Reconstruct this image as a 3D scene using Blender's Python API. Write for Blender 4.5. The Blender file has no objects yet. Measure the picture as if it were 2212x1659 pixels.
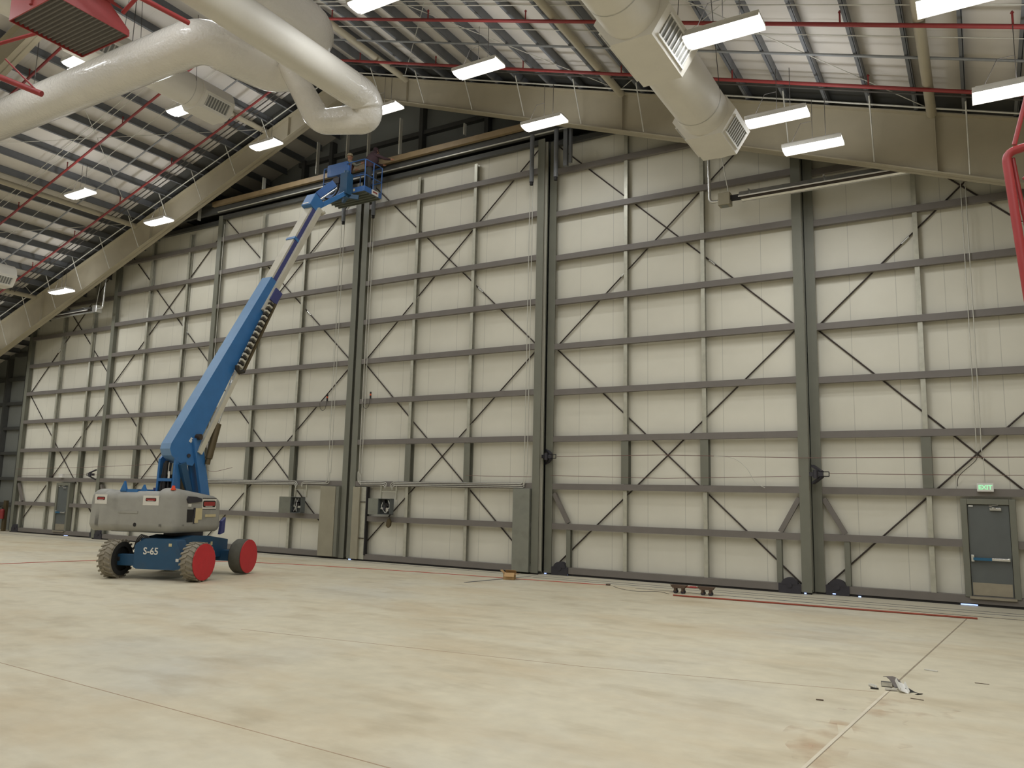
LAMP_W = 42; UPF = .28; EXPOSURE = -0.48
from mathutils import Vector as _V
RED_TUBES = [((1.95,7.23,10.95),(3.51,8.06,11.48),.035),((1.0,6.9,10.95),(2.95,7.97,10.07),.06),((2.36,7.5,10.75),(2.83,7.88,10.18),.018)]
import bpy, bmesh, math, random
from mathutils import Vector, Matrix, Euler
random.seed(7)
SC = bpy.context.scene
COL = SC.collection
V = Vector

# ------------------------------------------------------------------ helpers
class MB:
    """collects geometry in world coordinates and links it as one mesh object"""
    def __init__(s, M=None):
        s.v = []; s.f = []; s.sm = []; s.mi = []; s.M = M; s.m = 0
    def add(s, vs, fs, smooth=False):
        b = len(s.v)
        for p in vs:
            p = V(p)
            s.v.append(s.M @ p if s.M else p)
        for f in fs:
            s.f.append([b + i for i in f]); s.sm.append(smooth); s.mi.append(s.m)
        return s
    def box(s, x0, x1, y0, y1, z0, z1):
        return s.add([(x0,y0,z0),(x1,y0,z0),(x1,y1,z0),(x0,y1,z0),(x0,y0,z1),(x1,y0,z1),(x1,y1,z1),(x0,y1,z1)],
                     [(0,3,2,1),(4,5,6,7),(0,1,5,4),(1,2,6,5),(2,3,7,6),(3,0,4,7)])
    def obox(s, c, sx, sy, sz, R=None):
        c = V(c); R = R or Matrix.Identity(3)
        vs = [c + R @ V((a*sx/2, b*sy/2, d*sz/2)) for a,b,d in [(-1,-1,-1),(1,-1,-1),(1,1,-1),(-1,1,-1),(-1,-1,1),(1,-1,1),(1,1,1),(-1,1,1)]]
        return s.add(vs, [(0,3,2,1),(4,5,6,7),(0,1,5,4),(1,2,6,5),(2,3,7,6),(3,0,4,7)])
    def rbox(s, x0, x1, y0, y1, z0, z1, r=.03, n=3):
        """box with rounded vertical corners and softened top and bottom"""
        def ring(ins, z):
            pts = []
            for cx, cy, a0 in ((x1-r,y1-r,0),(x0+r,y1-r,90),(x0+r,y0+r,180),(x1-r,y0+r,270)):
                for k in range(n+1):
                    a = math.radians(a0 + 90*k/n)
                    pts.append((cx+(r-ins)*math.cos(a), cy+(r-ins)*math.sin(a), z))
            return pts
        rr = min(r, (z1-z0)/2*.9)
        lv = [ring(rr*.9, z0), ring(rr*.3, z0+rr*.3), ring(0, z0+rr), ring(0, z1-rr), ring(rr*.3, z1-rr*.3), ring(rr*.9, z1)]
        m = len(lv[0]); vs = [p for l in lv for p in l]; fs = [tuple(range(m))[::-1], tuple(range(5*m, 6*m))]
        for k in range(5):
            for i in range(m):
                j = (i+1) % m
                fs.append((k*m+i, k*m+j, (k+1)*m+j, (k+1)*m+i))
        return s.add(vs, fs, False)
    def beam(s, p0, p1, w, h, up=(0,0,1)):
        p0 = V(p0); p1 = V(p1); d = (p1-p0).normalized(); up = V(up)
        sd = d.cross(up)
        if sd.length < 1e-4: sd = d.cross(V((1,0,0)))
        sd.normalize(); u = sd.cross(d).normalized()
        vs = []
        for p in (p0, p1):
            for a, b in ((-1,-1),(1,-1),(1,1),(-1,1)): vs.append(p + sd*a*w/2 + u*b*h/2)
        return s.add(vs, [(0,1,2,3),(7,6,5,4),(0,4,5,1),(1,5,6,2),(2,6,7,3),(3,7,4,0)])
    def cyl(s, p0, p1, r0, r1=None, n=14, caps=True):
        r1 = r0 if r1 is None else r1
        p0 = V(p0); p1 = V(p1); d = (p1-p0).normalized()
        a = d.orthogonal().normalized(); b = d.cross(a)
        vs = []
        for p, r in ((p0,r0),(p1,r1)):
            for k in range(n):
                t = 2*math.pi*k/n; vs.append(p + a*r*math.cos(t) + b*r*math.sin(t))
        s.add(vs, [(k,(k+1)%n,n+(k+1)%n,n+k) for k in range(n)], True)
        if caps: s.add(vs, [tuple(range(n))[::-1], tuple(range(n,2*n))])
        return s
    def tube(s, pts, r, n=10, caps=True):
        pts = [V(p) for p in pts]; N = len(pts)
        rs = r if isinstance(r, (list, tuple)) else [r]*N
        vs = []; prev = None
        for i, p in enumerate(pts):
            t = (pts[min(i+1,N-1)] - pts[max(i-1,0)]).normalized()
            if prev is None: a = t.orthogonal().normalized()
            else:
                a = prev - t*prev.dot(t)
                a = a.normalized() if a.length > 1e-6 else t.orthogonal().normalized()
            prev = a; b = t.cross(a)
            for k in range(n):
                q = 2*math.pi*k/n; vs.append(p + (a*math.cos(q) + b*math.sin(q))*rs[i])
        fs = [(i*n+k, i*n+(k+1)%n, (i+1)*n+(k+1)%n, (i+1)*n+k) for i in range(N-1) for k in range(n)]
        s.add(vs, fs, True)
        if caps: s.add(vs, [tuple(range(n))[::-1], tuple(range((N-1)*n, N*n))])
        return s
    def prism(s, poly, axis, a0, a1, smooth=False):
        """poly: 2-D outline; axis 'x': (y,z) outline, 'y': (x,z), 'z': (x,y)"""
        def P(q, a):
            return (a,q[0],q[1]) if axis == 'x' else ((q[0],a,q[1]) if axis == 'y' else (q[0],q[1],a))
        n = len(poly); vs = [P(q,a0) for q in poly] + [P(q,a1) for q in poly]
        s.add(vs, [(k,(k+1)%n,n+(k+1)%n,n+k) for k in range(n)], smooth)
        s.add(vs, [tuple(range(n))[::-1], tuple(range(n,2*n))])
        return s
    def ball(s, c, rx, ry=None, rz=None, n=12, m=8):
        ry = ry or rx; rz = rz or rx; c = V(c); vs = [c+V((0,0,rz))]
        for i in range(1, m):
            t = math.pi*i/m
            for k in range(n):
                q = 2*math.pi*k/n; vs.append(c + V((rx*math.sin(t)*math.cos(q), ry*math.sin(t)*math.sin(q), rz*math.cos(t))))
        vs.append(c-V((0,0,rz))); fs = [(0,1+k,1+(k+1)%n) for k in range(n)]
        for i in range(m-2):
            for k in range(n): fs.append((1+i*n+k, 1+(i+1)*n+k, 1+(i+1)*n+(k+1)%n, 1+i*n+(k+1)%n))
        L = len(vs)-1; fs += [(L,1+(m-2)*n+(k+1)%n,1+(m-2)*n+k) for k in range(n)]
        return s.add(vs, fs, True)
    def build(s, name, mat, parent=None, bevel=0):
        me = bpy.data.meshes.new(name)
        off = V((0,0,0)); q = parent
        while q is not None: off += q.location; q = q.parent
        me.from_pydata([tuple(p-off) for p in s.v], [], s.f)
        mats = mat if isinstance(mat, (list, tuple)) else [mat]
        for m in mats: me.materials.append(m)
        me.polygons.foreach_set('use_smooth', s.sm); me.polygons.foreach_set('material_index', s.mi)
        bm = bmesh.new(); bm.from_mesh(me); bmesh.ops.remove_doubles(bm, verts=bm.verts, dist=1e-5) if False else None
        bmesh.ops.recalc_face_normals(bm, faces=bm.faces); bm.to_mesh(me); bm.free()
        me.update()
        o = bpy.data.objects.new(name, me); COL.objects.link(o); o.parent = parent
        if bevel:
            b = o.modifiers.new('bevel','BEVEL'); b.width = bevel; b.segments = 2; b.limit_method = 'ANGLE'
        return o

def tag(o, label=None, cat=None, group=None, kind=None):
    if label: o['label'] = label
    if cat: o['category'] = cat
    if group: o['group'] = group
    if kind: o['kind'] = kind
    return o
def thing(name, loc, label, cat, group=None, kind=None):
    o = bpy.data.objects.new(name, None); COL.objects.link(o); o.location = loc; o.empty_display_size = .2
    return tag(o, label, cat, group, kind)
def center(o):
    """move the origin of a one-mesh thing to the middle of its base"""
    co = [v.co.copy() for v in o.data.vertices]
    lo = V([min(c[i] for c in co) for i in range(3)]); hi = V([max(c[i] for c in co) for i in range(3)])
    c = V(((lo.x+hi.x)/2, (lo.y+hi.y)/2, lo.z)); o.data.transform(Matrix.Translation(-c)); o.location = c
    return o
def dup(root):
    r = root.copy(); COL.objects.link(r)
    for ch in list(root.children):
        c = ch.copy(); COL.objects.link(c); c.parent = r
        for g in ch.children:
            d = g.copy(); COL.objects.link(d); d.parent = c
    return r
def text(body, size, M, mat, parent, name='lettering', depth=.002):
    cu = bpy.data.curves.new(name, 'FONT'); cu.body = body; cu.size = size; cu.extrude = depth
    cu.align_x = 'CENTER'; cu.align_y = 'CENTER'; cu.offset = size*.02
    cu.resolution_u = 3; tmp = bpy.data.objects.new(name, cu); COL.objects.link(tmp)
    dg = bpy.context.evaluated_depsgraph_get(); dg.update(); me = bpy.data.meshes.new_from_object(tmp.evaluated_get(dg)); bpy.data.objects.remove(tmp); bpy.data.curves.remove(cu)
    me.materials.clear(); me.materials.append(mat); o = bpy.data.objects.new(name, me); COL.objects.link(o)
    off = V((0,0,0)); q = parent
    while q is not None: off += q.location; q = q.parent
    o.parent = parent; o.matrix_basis = Matrix.Translation(-off) @ M
    return o
def rounded(w, h, r, n=4, cx=0, cy=0):
    pts = []
    for sx, sy, a0 in ((1,1,0),(-1,1,90),(-1,-1,180),(1,-1,270)):
        for k in range(n+1):
            a = math.radians(a0+90*k/n); pts.append((cx+sx*(w/2-r)+r*math.cos(a), cy+sy*(h/2-r)+r*math.sin(a)))
    return pts
def smooth_path(pts, k=6):
    pts = [V(p) for p in pts]; out = []
    for i in range(len(pts)-1):
        p0 = pts[max(i-1,0)]; p1 = pts[i]; p2 = pts[i+1]; p3 = pts[min(i+2,len(pts)-1)]
        for j in range(k):
            t = j/k
            out.append(.5*((2*p1)+(p2-p0)*t+(2*p0-5*p1+4*p2-p3)*t*t+(3*p1-p0-3*p2+p3)*t**3))
    out.append(pts[-1]); return out

# ------------------------------------------------------------------ materials
def lin(c):
    return tuple((x/255/12.92 if x/255 <= .04045 else ((x/255+.055)/1.055)**2.4) for x in c)
def mat(name, rgb, rough=.6, metal=0, var=.06, scale=6, bump=0, bscale=40, spec=.5, coat=0, dirt=None, dscale=2, damt=.4):
    m = bpy.data.materials.new(name); m.use_nodes = True; nt = m.node_tree; N = nt.nodes; L = nt.links
    b = N['Principled BSDF']; b.inputs['Roughness'].default_value = rough; b.inputs['Metallic'].default_value = metal
    b.inputs['Specular IOR Level'].default_value = spec; b.inputs['Coat Weight'].default_value = coat
    c = lin(rgb); tc = N.new('ShaderNodeTexCoord')
    no = N.new('ShaderNodeTexNoise'); no.inputs['Scale'].default_value = scale; no.inputs['Detail'].default_value = 4
    L.new(tc.outputs['Object'], no.inputs['Vector'])
    r = N.new('ShaderNodeValToRGB'); L.new(no.outputs['Fac'], r.inputs['Fac'])
    r.color_ramp.elements[0].position = .3; r.color_ramp.elements[1].position = .7
    r.color_ramp.elements[0].color = tuple(x*(1-var) for x in c)+(1,); r.color_ramp.elements[1].color = tuple(min(1,x*(1+var)) for x in c)+(1,)
    out = r.outputs['Color']
    if dirt:
        n2 = N.new('ShaderNodeTexNoise'); n2.inputs['Scale'].default_value = dscale; n2.inputs['Detail'].default_value = 6
        L.new(tc.outputs['Object'], n2.inputs['Vector'])
        r2 = N.new('ShaderNodeValToRGB'); L.new(n2.outputs['Fac'], r2.inputs['Fac'])
        r2.color_ramp.elements[0].position = .52; r2.color_ramp.elements[1].position = .72
        r2.color_ramp.elements[0].color = (0,0,0,1); r2.color_ramp.elements[1].color = (damt,damt,damt,1)
        mx = N.new('ShaderNodeMix'); mx.data_type = 'RGBA'; L.new(r2.outputs['Color'], mx.inputs[0]); L.new(out, mx.inputs[6]); mx.inputs[7].default_value = lin(dirt)+(1,)
        out = mx.outputs[2]
    L.new(out, b.inputs['Base Color'])
    if bump:
        n3 = N.new('ShaderNodeTexNoise'); n3.inputs['Scale'].default_value = bscale; n3.inputs['Detail'].default_value = 3
        L.new(tc.outputs['Object'], n3.inputs['Vector'])
        bp = N.new('ShaderNodeBump'); bp.inputs['Strength'].default_value = bump; bp.inputs['Distance'].default_value = .02
        L.new(n3.outputs['Fac'], bp.inputs['Height']); L.new(bp.outputs['Normal'], b.inputs['Normal'])
    return m
def emit(name, rgb, strength):
    m = bpy.data.materials.new(name); m.use_nodes = True; nt = m.node_tree; N = nt.nodes
    b = N['Principled BSDF']; b.inputs['Base Color'].default_value = (.8,.8,.8,1)
    no = N.new('ShaderNodeTexNoise'); no.inputs['Scale'].default_value = 3
    r = N.new('ShaderNodeValToRGB'); nt.links.new(no.outputs['Fac'], r.inputs['Fac'])
    c = lin(rgb); r.color_ramp.elements[0].color = tuple(x*.97 for x in c)+(1,); r.color_ramp.elements[1].color = c+(1,)
    nt.links.new(r.outputs['Color'], b.inputs['Emission Color']); b.inputs['Emission Strength'].default_value = strength
    return m
def ribbed(name, rgb, period, axis=0, dark=.8, width=.06, rough=.55, bump=.25, seam=None, metal=0):
    """sheet with parallel ribs (bump) and, if seam, a darker joint line every `seam` metres along the same axis"""
    m = mat(name, rgb, rough, metal, .03, 1.2); nt = m.node_tree; N = nt.nodes; L = nt.links; b = N['Principled BSDF']
    geo = N.new('ShaderNodeNewGeometry'); sx = N.new('ShaderNodeSeparateXYZ'); L.new(geo.outputs['Position'], sx.inputs[0])
    def line(per, wd):
        d = N.new('ShaderNodeMath'); d.operation = 'DIVIDE'; L.new(sx.outputs[axis], d.inputs[0]); d.inputs[1].default_value = per
        f = N.new('ShaderNodeMath'); f.operation = 'FRACT'; L.new(d.outputs[0], f.inputs[0])
        c = N.new('ShaderNodeMath'); c.operation = 'LESS_THAN'; L.new(f.outputs[0], c.inputs[0]); c.inputs[1].default_value = wd/per
        return c.outputs[0]
    base = b.inputs['Base Color'].links[0].from_socket
    if seam:
        l = line(seam, .014)
        mx = N.new('ShaderNodeMix'); mx.data_type = 'RGBA'; L.new(l, mx.inputs[0]); L.new(base, mx.inputs[6]); mx.inputs[7].default_value = tuple(x*dark for x in lin(rgb))+(1,)
        L.new(mx.outputs[2], b.inputs['Base Color'])
    l = line(period, period*width)
    bp = N.new('ShaderNodeBump'); bp.inputs['Strength'].default_value = bump; bp.inputs['Distance'].default_value = .01; bp.invert = True
    L.new(l, bp.inputs['Height']); L.new(bp.outputs['Normal'], b.inputs['Normal'])
    return m

M = {}
M['panel'] = ribbed('door_panel_sheet', (222,218,202), .12, 0, .72, .12, .5, .12, seam=1.08)
M['girt'] = mat('girt_grey_paint', (118,112,106), .5, 0, .05, 3)
M['post'] = mat('post_grey_green_paint', (118,118,105), .5, 0, .06, 2)
M['mullion'] = mat('mullion_galvanised', (186,184,168), .35, .25, .1, 8)
M['rod'] = mat('dark_brace_rod', (62,52,46), .5, .2)
M['galv'] = mat('galvanised_sheet', (150,152,142), .42, .6, .12, 3, dirt=(120,124,118), dscale=3)
M['cover'] = mat('dull_metal_cover', (158,152,132), .6, .2, .07, 2)
M['black'] = mat('black_rubber_seal', (34,32,32), .7)
M['housing'] = mat('wheel_housing_dark', (52,50,56), .55)
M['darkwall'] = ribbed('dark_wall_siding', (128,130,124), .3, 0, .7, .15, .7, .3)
M['darksteel'] = mat('dark_steel', (74,74,70), .6)
M['headtan'] = mat('tan_header_angle', (142,122,90), .5, 0, .1, 4)
M['tan'] = mat('tan_primer_steel', (172,163,140), .5, 0, .04, 2)
M['roof'] = ribbed('white_roof_liner', (214,208,198), .3, 1, .9, .08, .6, .1, seam=1.5)
M['purlin'] = mat('purlin_grey_steel', (112,114,116), .5, .2, .06, 3)
M['conduit'] = mat('conduit_steel', (200,198,186), .4, .15)
M['pipegrey'] = mat('grey_pipe', (138,140,140), .5, .2)
M['redpipe'] = mat('red_sprinkler_pipe', (140,50,48), .5)
M['redpaint'] = mat('red_gloss_paint', (164,58,58), .4, 0, .05, 3)
M['duct'] = mat('duct_jacket', (222,218,208), .55, 0, .03, 2, bump=.3, bscale=5)
M['duct_shiny'] = mat('duct_jacket_wrinkled', (226,222,214), .2, 0, .03, 2, bump=1, bscale=13, coat=.5)
M['louver'] = mat('register_louver', (186,184,176), .5)
M['louverback'] = mat('register_opening_grey', (120,120,116), .7)
M['white'] = mat('white_enamel', (228,226,220), .4)
M['lampbody'] = mat('lamp_housing_white', (214,212,206), .4)
M['lens'] = emit('lamp_lens_lit', (255,252,246), 6)
M['daylight'] = emit('daylight_gap', (150,180,255), 2.2)
M['exitgreen'] = emit('exit_letters_green', (40,235,130), 1.1)
M['blue'] = mat('lift_blue_paint', (56,112,168), .32, 0, .07, 3, coat=.15)
M['blue_lit'] = mat('lift_blue_lit_top', (112,146,182), .45, 0, .06, 2)  # lighter copy of the boom blue, lamp light painted into the colour
M['traydeck'] = mat('tray_deck_grey', (112,108,104), .6, .1)
M['bluedark'] = mat('lift_chassis_blue', (40,80,112), .5, 0, .1, 3, dirt=(60,70,80), dscale=3)
M['bluebright'] = mat('lift_basket_blue', (58,100,160), .45, 0, .05)
M['cowl'] = mat('lift_cowl_grey', (158,156,148), .55, 0, .06, 3, dirt=(112,112,102), dscale=1.6, damt=.6)
M['boomgrey'] = mat('inner_boom_grey', (196,190,172), .45, 0, .06, 4)
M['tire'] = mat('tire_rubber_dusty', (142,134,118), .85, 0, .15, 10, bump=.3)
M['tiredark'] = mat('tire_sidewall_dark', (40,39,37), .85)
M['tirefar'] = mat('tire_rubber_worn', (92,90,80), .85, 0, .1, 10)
M['reddisc'] = mat('wheel_cover_red', (196,40,50), .5, 0, .05, 8)
M['beacon'] = mat('beacon_orange', (232,84,50), .3)
M['decalwhite'] = mat('decal_white', (222,218,208), .5)
M['decalred'] = mat('decal_red', (158,52,50), .5)
M['decalblack'] = mat('decal_black', (32,28,26), .5)
M['yellow'] = mat('pale_yellow_sticker', (206,192,150), .6)
M['chain'] = mat('hose_chain_black', (48,44,38), .6)
M['olive'] = mat('cylinder_olive', (92,80,56), .5, .3)
M['mesh'] = mat('basket_floor_grey', (104,108,96), .7)
M['bluepurple'] = mat('boom_stripe_blue', (64,68,120), .5)
M['door'] = mat('door_slate_paint', (96,100,98), .45, 0, .05, 3)
M['chrome'] = mat('satin_chrome', (214,214,210), .25, .8)
M['barblue'] = mat('push_bar_film_blue', (38,96,128), .4)
M['kick'] = mat('kick_plate_steel', (166,158,140), .4, .5)
M['card'] = mat('cardboard', (192,156,110), .85, 0, .08, 5)
M['cardin'] = mat('cardboard_inside', (140,104,64), .9)
M['brownred'] = mat('red_brown_pipe', (156,72,50), .5)
M['cord'] = mat('red_cord', (196,84,66), .8)
M['rust'] = mat('dolly_brown', (92,74,60), .7)
M['skin'] = mat('skin', (176,128,100), .6)
M['cloth1'] = mat('grey_shirt', (136,134,118), .9)
M['cloth2'] = mat('dark_maroon_hoodie', (66,48,52), .95)
M['harness'] = mat('brown_vest', (98,62,44), .9)
M['pants'] = mat('olive_trousers', (88,86,70), .9)
M['pants2'] = mat('dark_trousers', (56,58,58), .9)
M['hat'] = mat('hard_hat_tan', (176,162,134), .5)
M['hair'] = mat('dark_hair', (40,32,28), .9)
M['boot'] = mat('boots_brown', (60,44,34), .8)
M['scrap'] = mat('scrap_plastic_grey', (112,104,98), .5)
M['scrapw'] = mat('scrap_white_bracket', (226,224,216), .5)
M['lightorange'] = mat('signal_orange', (210,90,50), .4)
M['cable'] = mat('cable_dark', (74,70,64), .7)
M['wirered'] = mat('wire_rope_brown', (120,88,80), .6)
# ------------------------------------------------------------------ camera
f_px = 1708.262; yaw, pitch, roll = math.radians(30.8087), math.radians(8.1978), math.radians(1.3152)
CAM = V((18.9378, 0, 2.1959))
Fw = V((-math.sin(yaw)*math.cos(pitch), math.cos(yaw)*math.cos(pitch), math.sin(pitch)))
Rt = V((math.cos(yaw), math.sin(yaw), 0)); Up = Rt.cross(Fw)
Rr = Rt*math.cos(roll) + Up*math.sin(roll); Uu = -Rt*math.sin(roll) + Up*math.cos(roll)
cd = bpy.data.cameras.new('camera'); cam = bpy.data.objects.new('camera', cd); COL.objects.link(cam)
cam.matrix_world = Matrix(((Rr.x,Uu.x,-Fw.x,CAM.x),(Rr.y,Uu.y,-Fw.y,CAM.y),(Rr.z,Uu.z,-Fw.z,CAM.z),(0,0,0,1)))
cd.sensor_width = 36; cd.lens = 36*f_px/2212; cd.clip_end = 200; cd.clip_start = .05
SC.camera = cam

# ------------------------------------------------------------------ setting
HX = 27.0; YB = 22.3; YF = -12.0; K = .32; ZT = 17.42     # half width, end wall, front wall, roof slope, liner height at the ridge
def floor_material():
    m = bpy.data.materials.new('concrete_floor'); m.use_nodes = True; nt = m.node_tree; N = nt.nodes; L = nt.links
    b = N['Principled BSDF']; geo = N.new('ShaderNodeNewGeometry')
    def noise(scale, detail, vec=None, rough=.55):
        n = N.new('ShaderNodeTexNoise'); n.inputs['Scale'].default_value = scale; n.inputs['Detail'].default_value = detail; n.inputs['Roughness'].default_value = rough
        L.new(vec or geo.outputs['Position'], n.inputs['Vector']); return n.outputs['Fac']
    def ramp(fac, stops):
        r = N.new('ShaderNodeValToRGB'); L.new(fac, r.inputs['Fac']); e = r.color_ramp.elements
        e[0].position, e[0].color = stops[0][0], stops[0][1]+(1,); e[1].position, e[1].color = stops[-1][0], stops[-1][1]+(1,)
        for p, c in stops[1:-1]:
            q = e.new(p); q.color = c+(1,)
        return r.outputs['Color']
    def mix(fac, a, bb):
        mx = N.new('ShaderNodeMix'); mx.data_type = 'RGBA'; L.new(fac, mx.inputs[0]); L.new(a, mx.inputs[6])
        if isinstance(bb, tuple): mx.inputs[7].default_value = bb+(1,)
        else: L.new(bb, mx.inputs[7])
        return mx.outputs[2]
    mp = N.new('ShaderNodeMapping'); mp.inputs['Rotation'].default_value = (0,0,math.radians(24)); mp.inputs['Scale'].default_value = (.6,1.25,1)
    L.new(geo.outputs['Position'], mp.inputs['Vector'])
    base = ramp(noise(.22, 5), [(.3, lin((206,197,172))), (.5, lin((214,205,180))), (.7, lin((206,201,184)))])
    fine = ramp(noise(3.5, 6), [(.3, (.93,.93,.93)), (.7, (1.04,1.04,1.04))])
    mul = N.new('ShaderNodeMix'); mul.data_type = 'RGBA'; mul.blend_type = 'MULTIPLY'; mul.inputs[0].default_value = 1; L.new(base, mul.inputs[6]); L.new(fine, mul.inputs[7])
    st = ramp(noise(.4, 7, mp.outputs['Vector'], .65), [(.47, (0,0,0)), (.72, (.5,.5,.5))])
    c = mix(st, mul.outputs[2], lin((190,164,122)))
    st2 = ramp(noise(1.3, 5, mp.outputs['Vector']), [(.52, (0,0,0)), (.72, (.45,.45,.45))])
    c = mix(st2, c, lin((168,152,122)))
    L.new(c, b.inputs['Base Color'])
    rr = N.new('ShaderNodeMapRange'); L.new(noise(.8, 4), rr.inputs[0]); rr.inputs[3].default_value = .42; rr.inputs[4].default_value = .7; L.new(rr.outputs[0], b.inputs['Roughness'])
    b.inputs['Specular IOR Level'].default_value = .3
    bp = N.new('ShaderNodeBump'); bp.inputs['Strength'].default_value = .08; bp.inputs['Distance'].default_value = .01; L.new(noise(14, 4), bp.inputs['Height']); L.new(bp.outputs['Normal'], b.inputs['Normal'])
    return m
M['floor'] = floor_material()
M['apron'] = mat('apron_concrete', (202,194,172), .6, 0, .05, 1)
M['joint'] = mat('joint_dark', (150,138,116), .8, 0, .15, 5)
M['joint_light'] = mat('joint_filler', (216,206,184), .8); M['joint_red'] = mat('joint_reddish', (178,154,128), .8, 0, .1, 3)
M['rail'] = mat('floor_rail_steel', (104,104,106), .5, .4)
fl = MB().box(-HX, HX, YF, YB, -.2, 0).build('floor', M['floor']); tag(fl, 'pale beige concrete hangar floor with faint brown stains', 'floor', kind='structure')
# saw-cut joints in the slab
def strip(p0, p1, w, m, name='floor_joint', z=.002, parent=fl):
    d = (V(p1)-V(p0)).normalized(); n = V((-d.y, d.x, 0))*w/2
    pts = [V(p0)-n, V(p1)-n, V(p1)+n, V(p0)+n]
    mb = MB(); mb.add([(p.x,p.y,0) for p in pts]+[(p.x,p.y,z) for p in pts], [(0,3,2,1),(4,5,6,7),(0,1,5,4),(1,2,6,5),(2,3,7,6),(3,0,4,7)])
    return mb.build(name, m, parent)
jx = lambda y: 17.5 + (y-7.36)*.0868
strip((jx(11.0),11.0,0), (jx(18.8),18.8,0), .022, M['joint'])
strip((jx(-11),-11,0), (jx(11.0),11.0,0), .032, M['joint_light'])
strip((jx(-11)+.02,-11,0), (jx(11.0)+.02,11.0,0), .008, M['joint'])
strip((2,5.9,0), (16.6,5.3,0), .012, M['joint_red'])
strip((8.5,9.15,0), (14.23,9.92,0), .014, M['joint_red']); strip((14.23,9.92,0), (17.7,10.75,0), .01, M['joint_red'])
# lighter concrete apron with the sunk door rails
ap = MB().box(-22.6, 22.6, 19.5, 22.2, 0, .004).build('floor_apron', M['apron'], fl)
def stain(cx, cy, rx, ry, rgb, seed, rot=0):
    rnd = random.Random(seed); n = 22; pts = []
    for k in range(n):
        a = 2*math.pi*k/n; q = 1+rnd.uniform(-.3,.3)
        x, y = rx*q*math.cos(a), ry*q*math.sin(a); pts.append((cx+x*math.cos(rot)-y*math.sin(rot), cy+x*math.sin(rot)+y*math.cos(rot)))
    m = mat('stain_%d' % seed, rgb, .7, 0, .08, 6); b = m.node_tree.nodes['Principled BSDF']
    no = m.node_tree.nodes.new('ShaderNodeTexNoise'); no.inputs['Scale'].default_value = 2.2; no.inputs['Detail'].default_value = 3
    tc = m.node_tree.nodes.new('ShaderNodeTexCoord'); m.node_tree.links.new(tc.outputs['Object'], no.inputs['Vector'])
    r = m.node_tree.nodes.new('ShaderNodeValToRGB'); r.color_ramp.elements[0].position = .5; r.color_ramp.elements[1].position = .8
    r.color_ramp.elements[0].color = (0,0,0,1); r.color_ramp.elements[1].color = (.5,.5,.5,1)
    m.node_tree.links.new(no.outputs['Fac'], r.inputs['Fac']); m.node_tree.links.new(r.outputs['Color'], b.inputs['Alpha'])
    mb = MB(); mb.add([(x,y,.0012+seed*.00001) for x, y in pts], [tuple(range(n))]); return mb.build('floor_stain', m, fl)
stain(17.8, 9.3, .4, .75, (204,164,128), 1, .3)
stain(17.5, 8.2, .35, .7, (206,170,136), 2, .2)
stain(18.1, 10.2, .5, .4, (202,164,130), 3)
stain(17.48, 9.55, .07, .16, (206,120,118), 4)
for i, yr in enumerate((20.32, 19.9)):
    x0, x1 = ((-22.4, 22.4), (7.9, 22.4))[i]
    r = MB().box(x0, x1, yr-.02, yr+.02, 0, .008).build('door_rail', M['rail'])
    tag(center(r), ('dark steel rail sunk in the floor nearest the hangar doors', 'second steel floor rail, in front of the right-hand door leaves')[i], 'rail', 'steel floor rails of the sliding doors')
r = MB().box(11.2, 22.4, 19.3, 19.335, 0, .006).build('door_rail', M['rail'])
tag(center(r), 'third steel floor rail, farthest from the right-hand door leaves', 'rail', 'steel floor rails of the sliding doors')
gr = strip((7.22,17.5,0), (7.72,20.1,0), .09, M['rail'], 'floor_grate', .006, None)
tag(gr, 'narrow dark grate strip in the floor beside the cardboard box', 'floor grate')

def roofz(x): return ZT - K*abs(x)
ce = MB()
for s in (-1, 1):
    a, b = 0, s*HX
    ce.add([(a,YF,roofz(a)),(b,YF,roofz(b)),(b,YB,roofz(b)),(a,YB,roofz(a)),(a,YF,roofz(a)+.25),(b,YF,roofz(b)+.25),(b,YB,roofz(b)+.25),(a,YB,roofz(a)+.25)],
           [(0,1,2,3),(7,6,5,4),(0,4,5,1),(1,5,6,2),(2,6,7,3),(3,7,4,0)])
ceil_o = ce.build('ceiling', M['roof']); tag(ceil_o, 'sloping gabled roof with white liner between dark purlins', 'ceiling', kind='structure')
# purlins: Z sections along y, on both slopes; parts of the roof
PX = [.70 + .965*k for k in range(0, 27)]
for s in (-1, 1):
    for x in PX:
        zt = roofz(x)-.005; mb = MB(); X = s*x; th = .012
        mb.box(X-th, X+th, YF+.1, YB-.1, zt-.27, zt)
        mb.box(min(X, X-s*.075), max(X, X-s*.075), YF+.1, YB-.1, zt-.27, zt-.258)
        mb.build('purlin', M['purlin'], ceil_o)
# dark strip of roof beside the rafter
for s in (-1, 1):
    a, b = 0, s*(HX-.1); mb = MB()
    for y0, y1 in ((19.08, 20.2),):
        za, zb = roofz(a)-.03, roofz(b)-.03
        mb.add([(a,y0,za),(b,y0,zb),(b,y1,zb),(a,y1,za),(a,y0,za+.02),(b,y0,zb+.02),(b,y1,zb+.02),(a,y1,za+.02)],
               [(0,1,2,3),(7,6,5,4),(0,4,5,1),(1,5,6,2),(2,6,7,3),(3,7,4,0)])
    mb.build('dark_strip', M['darksteel'], ceil_o)
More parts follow.
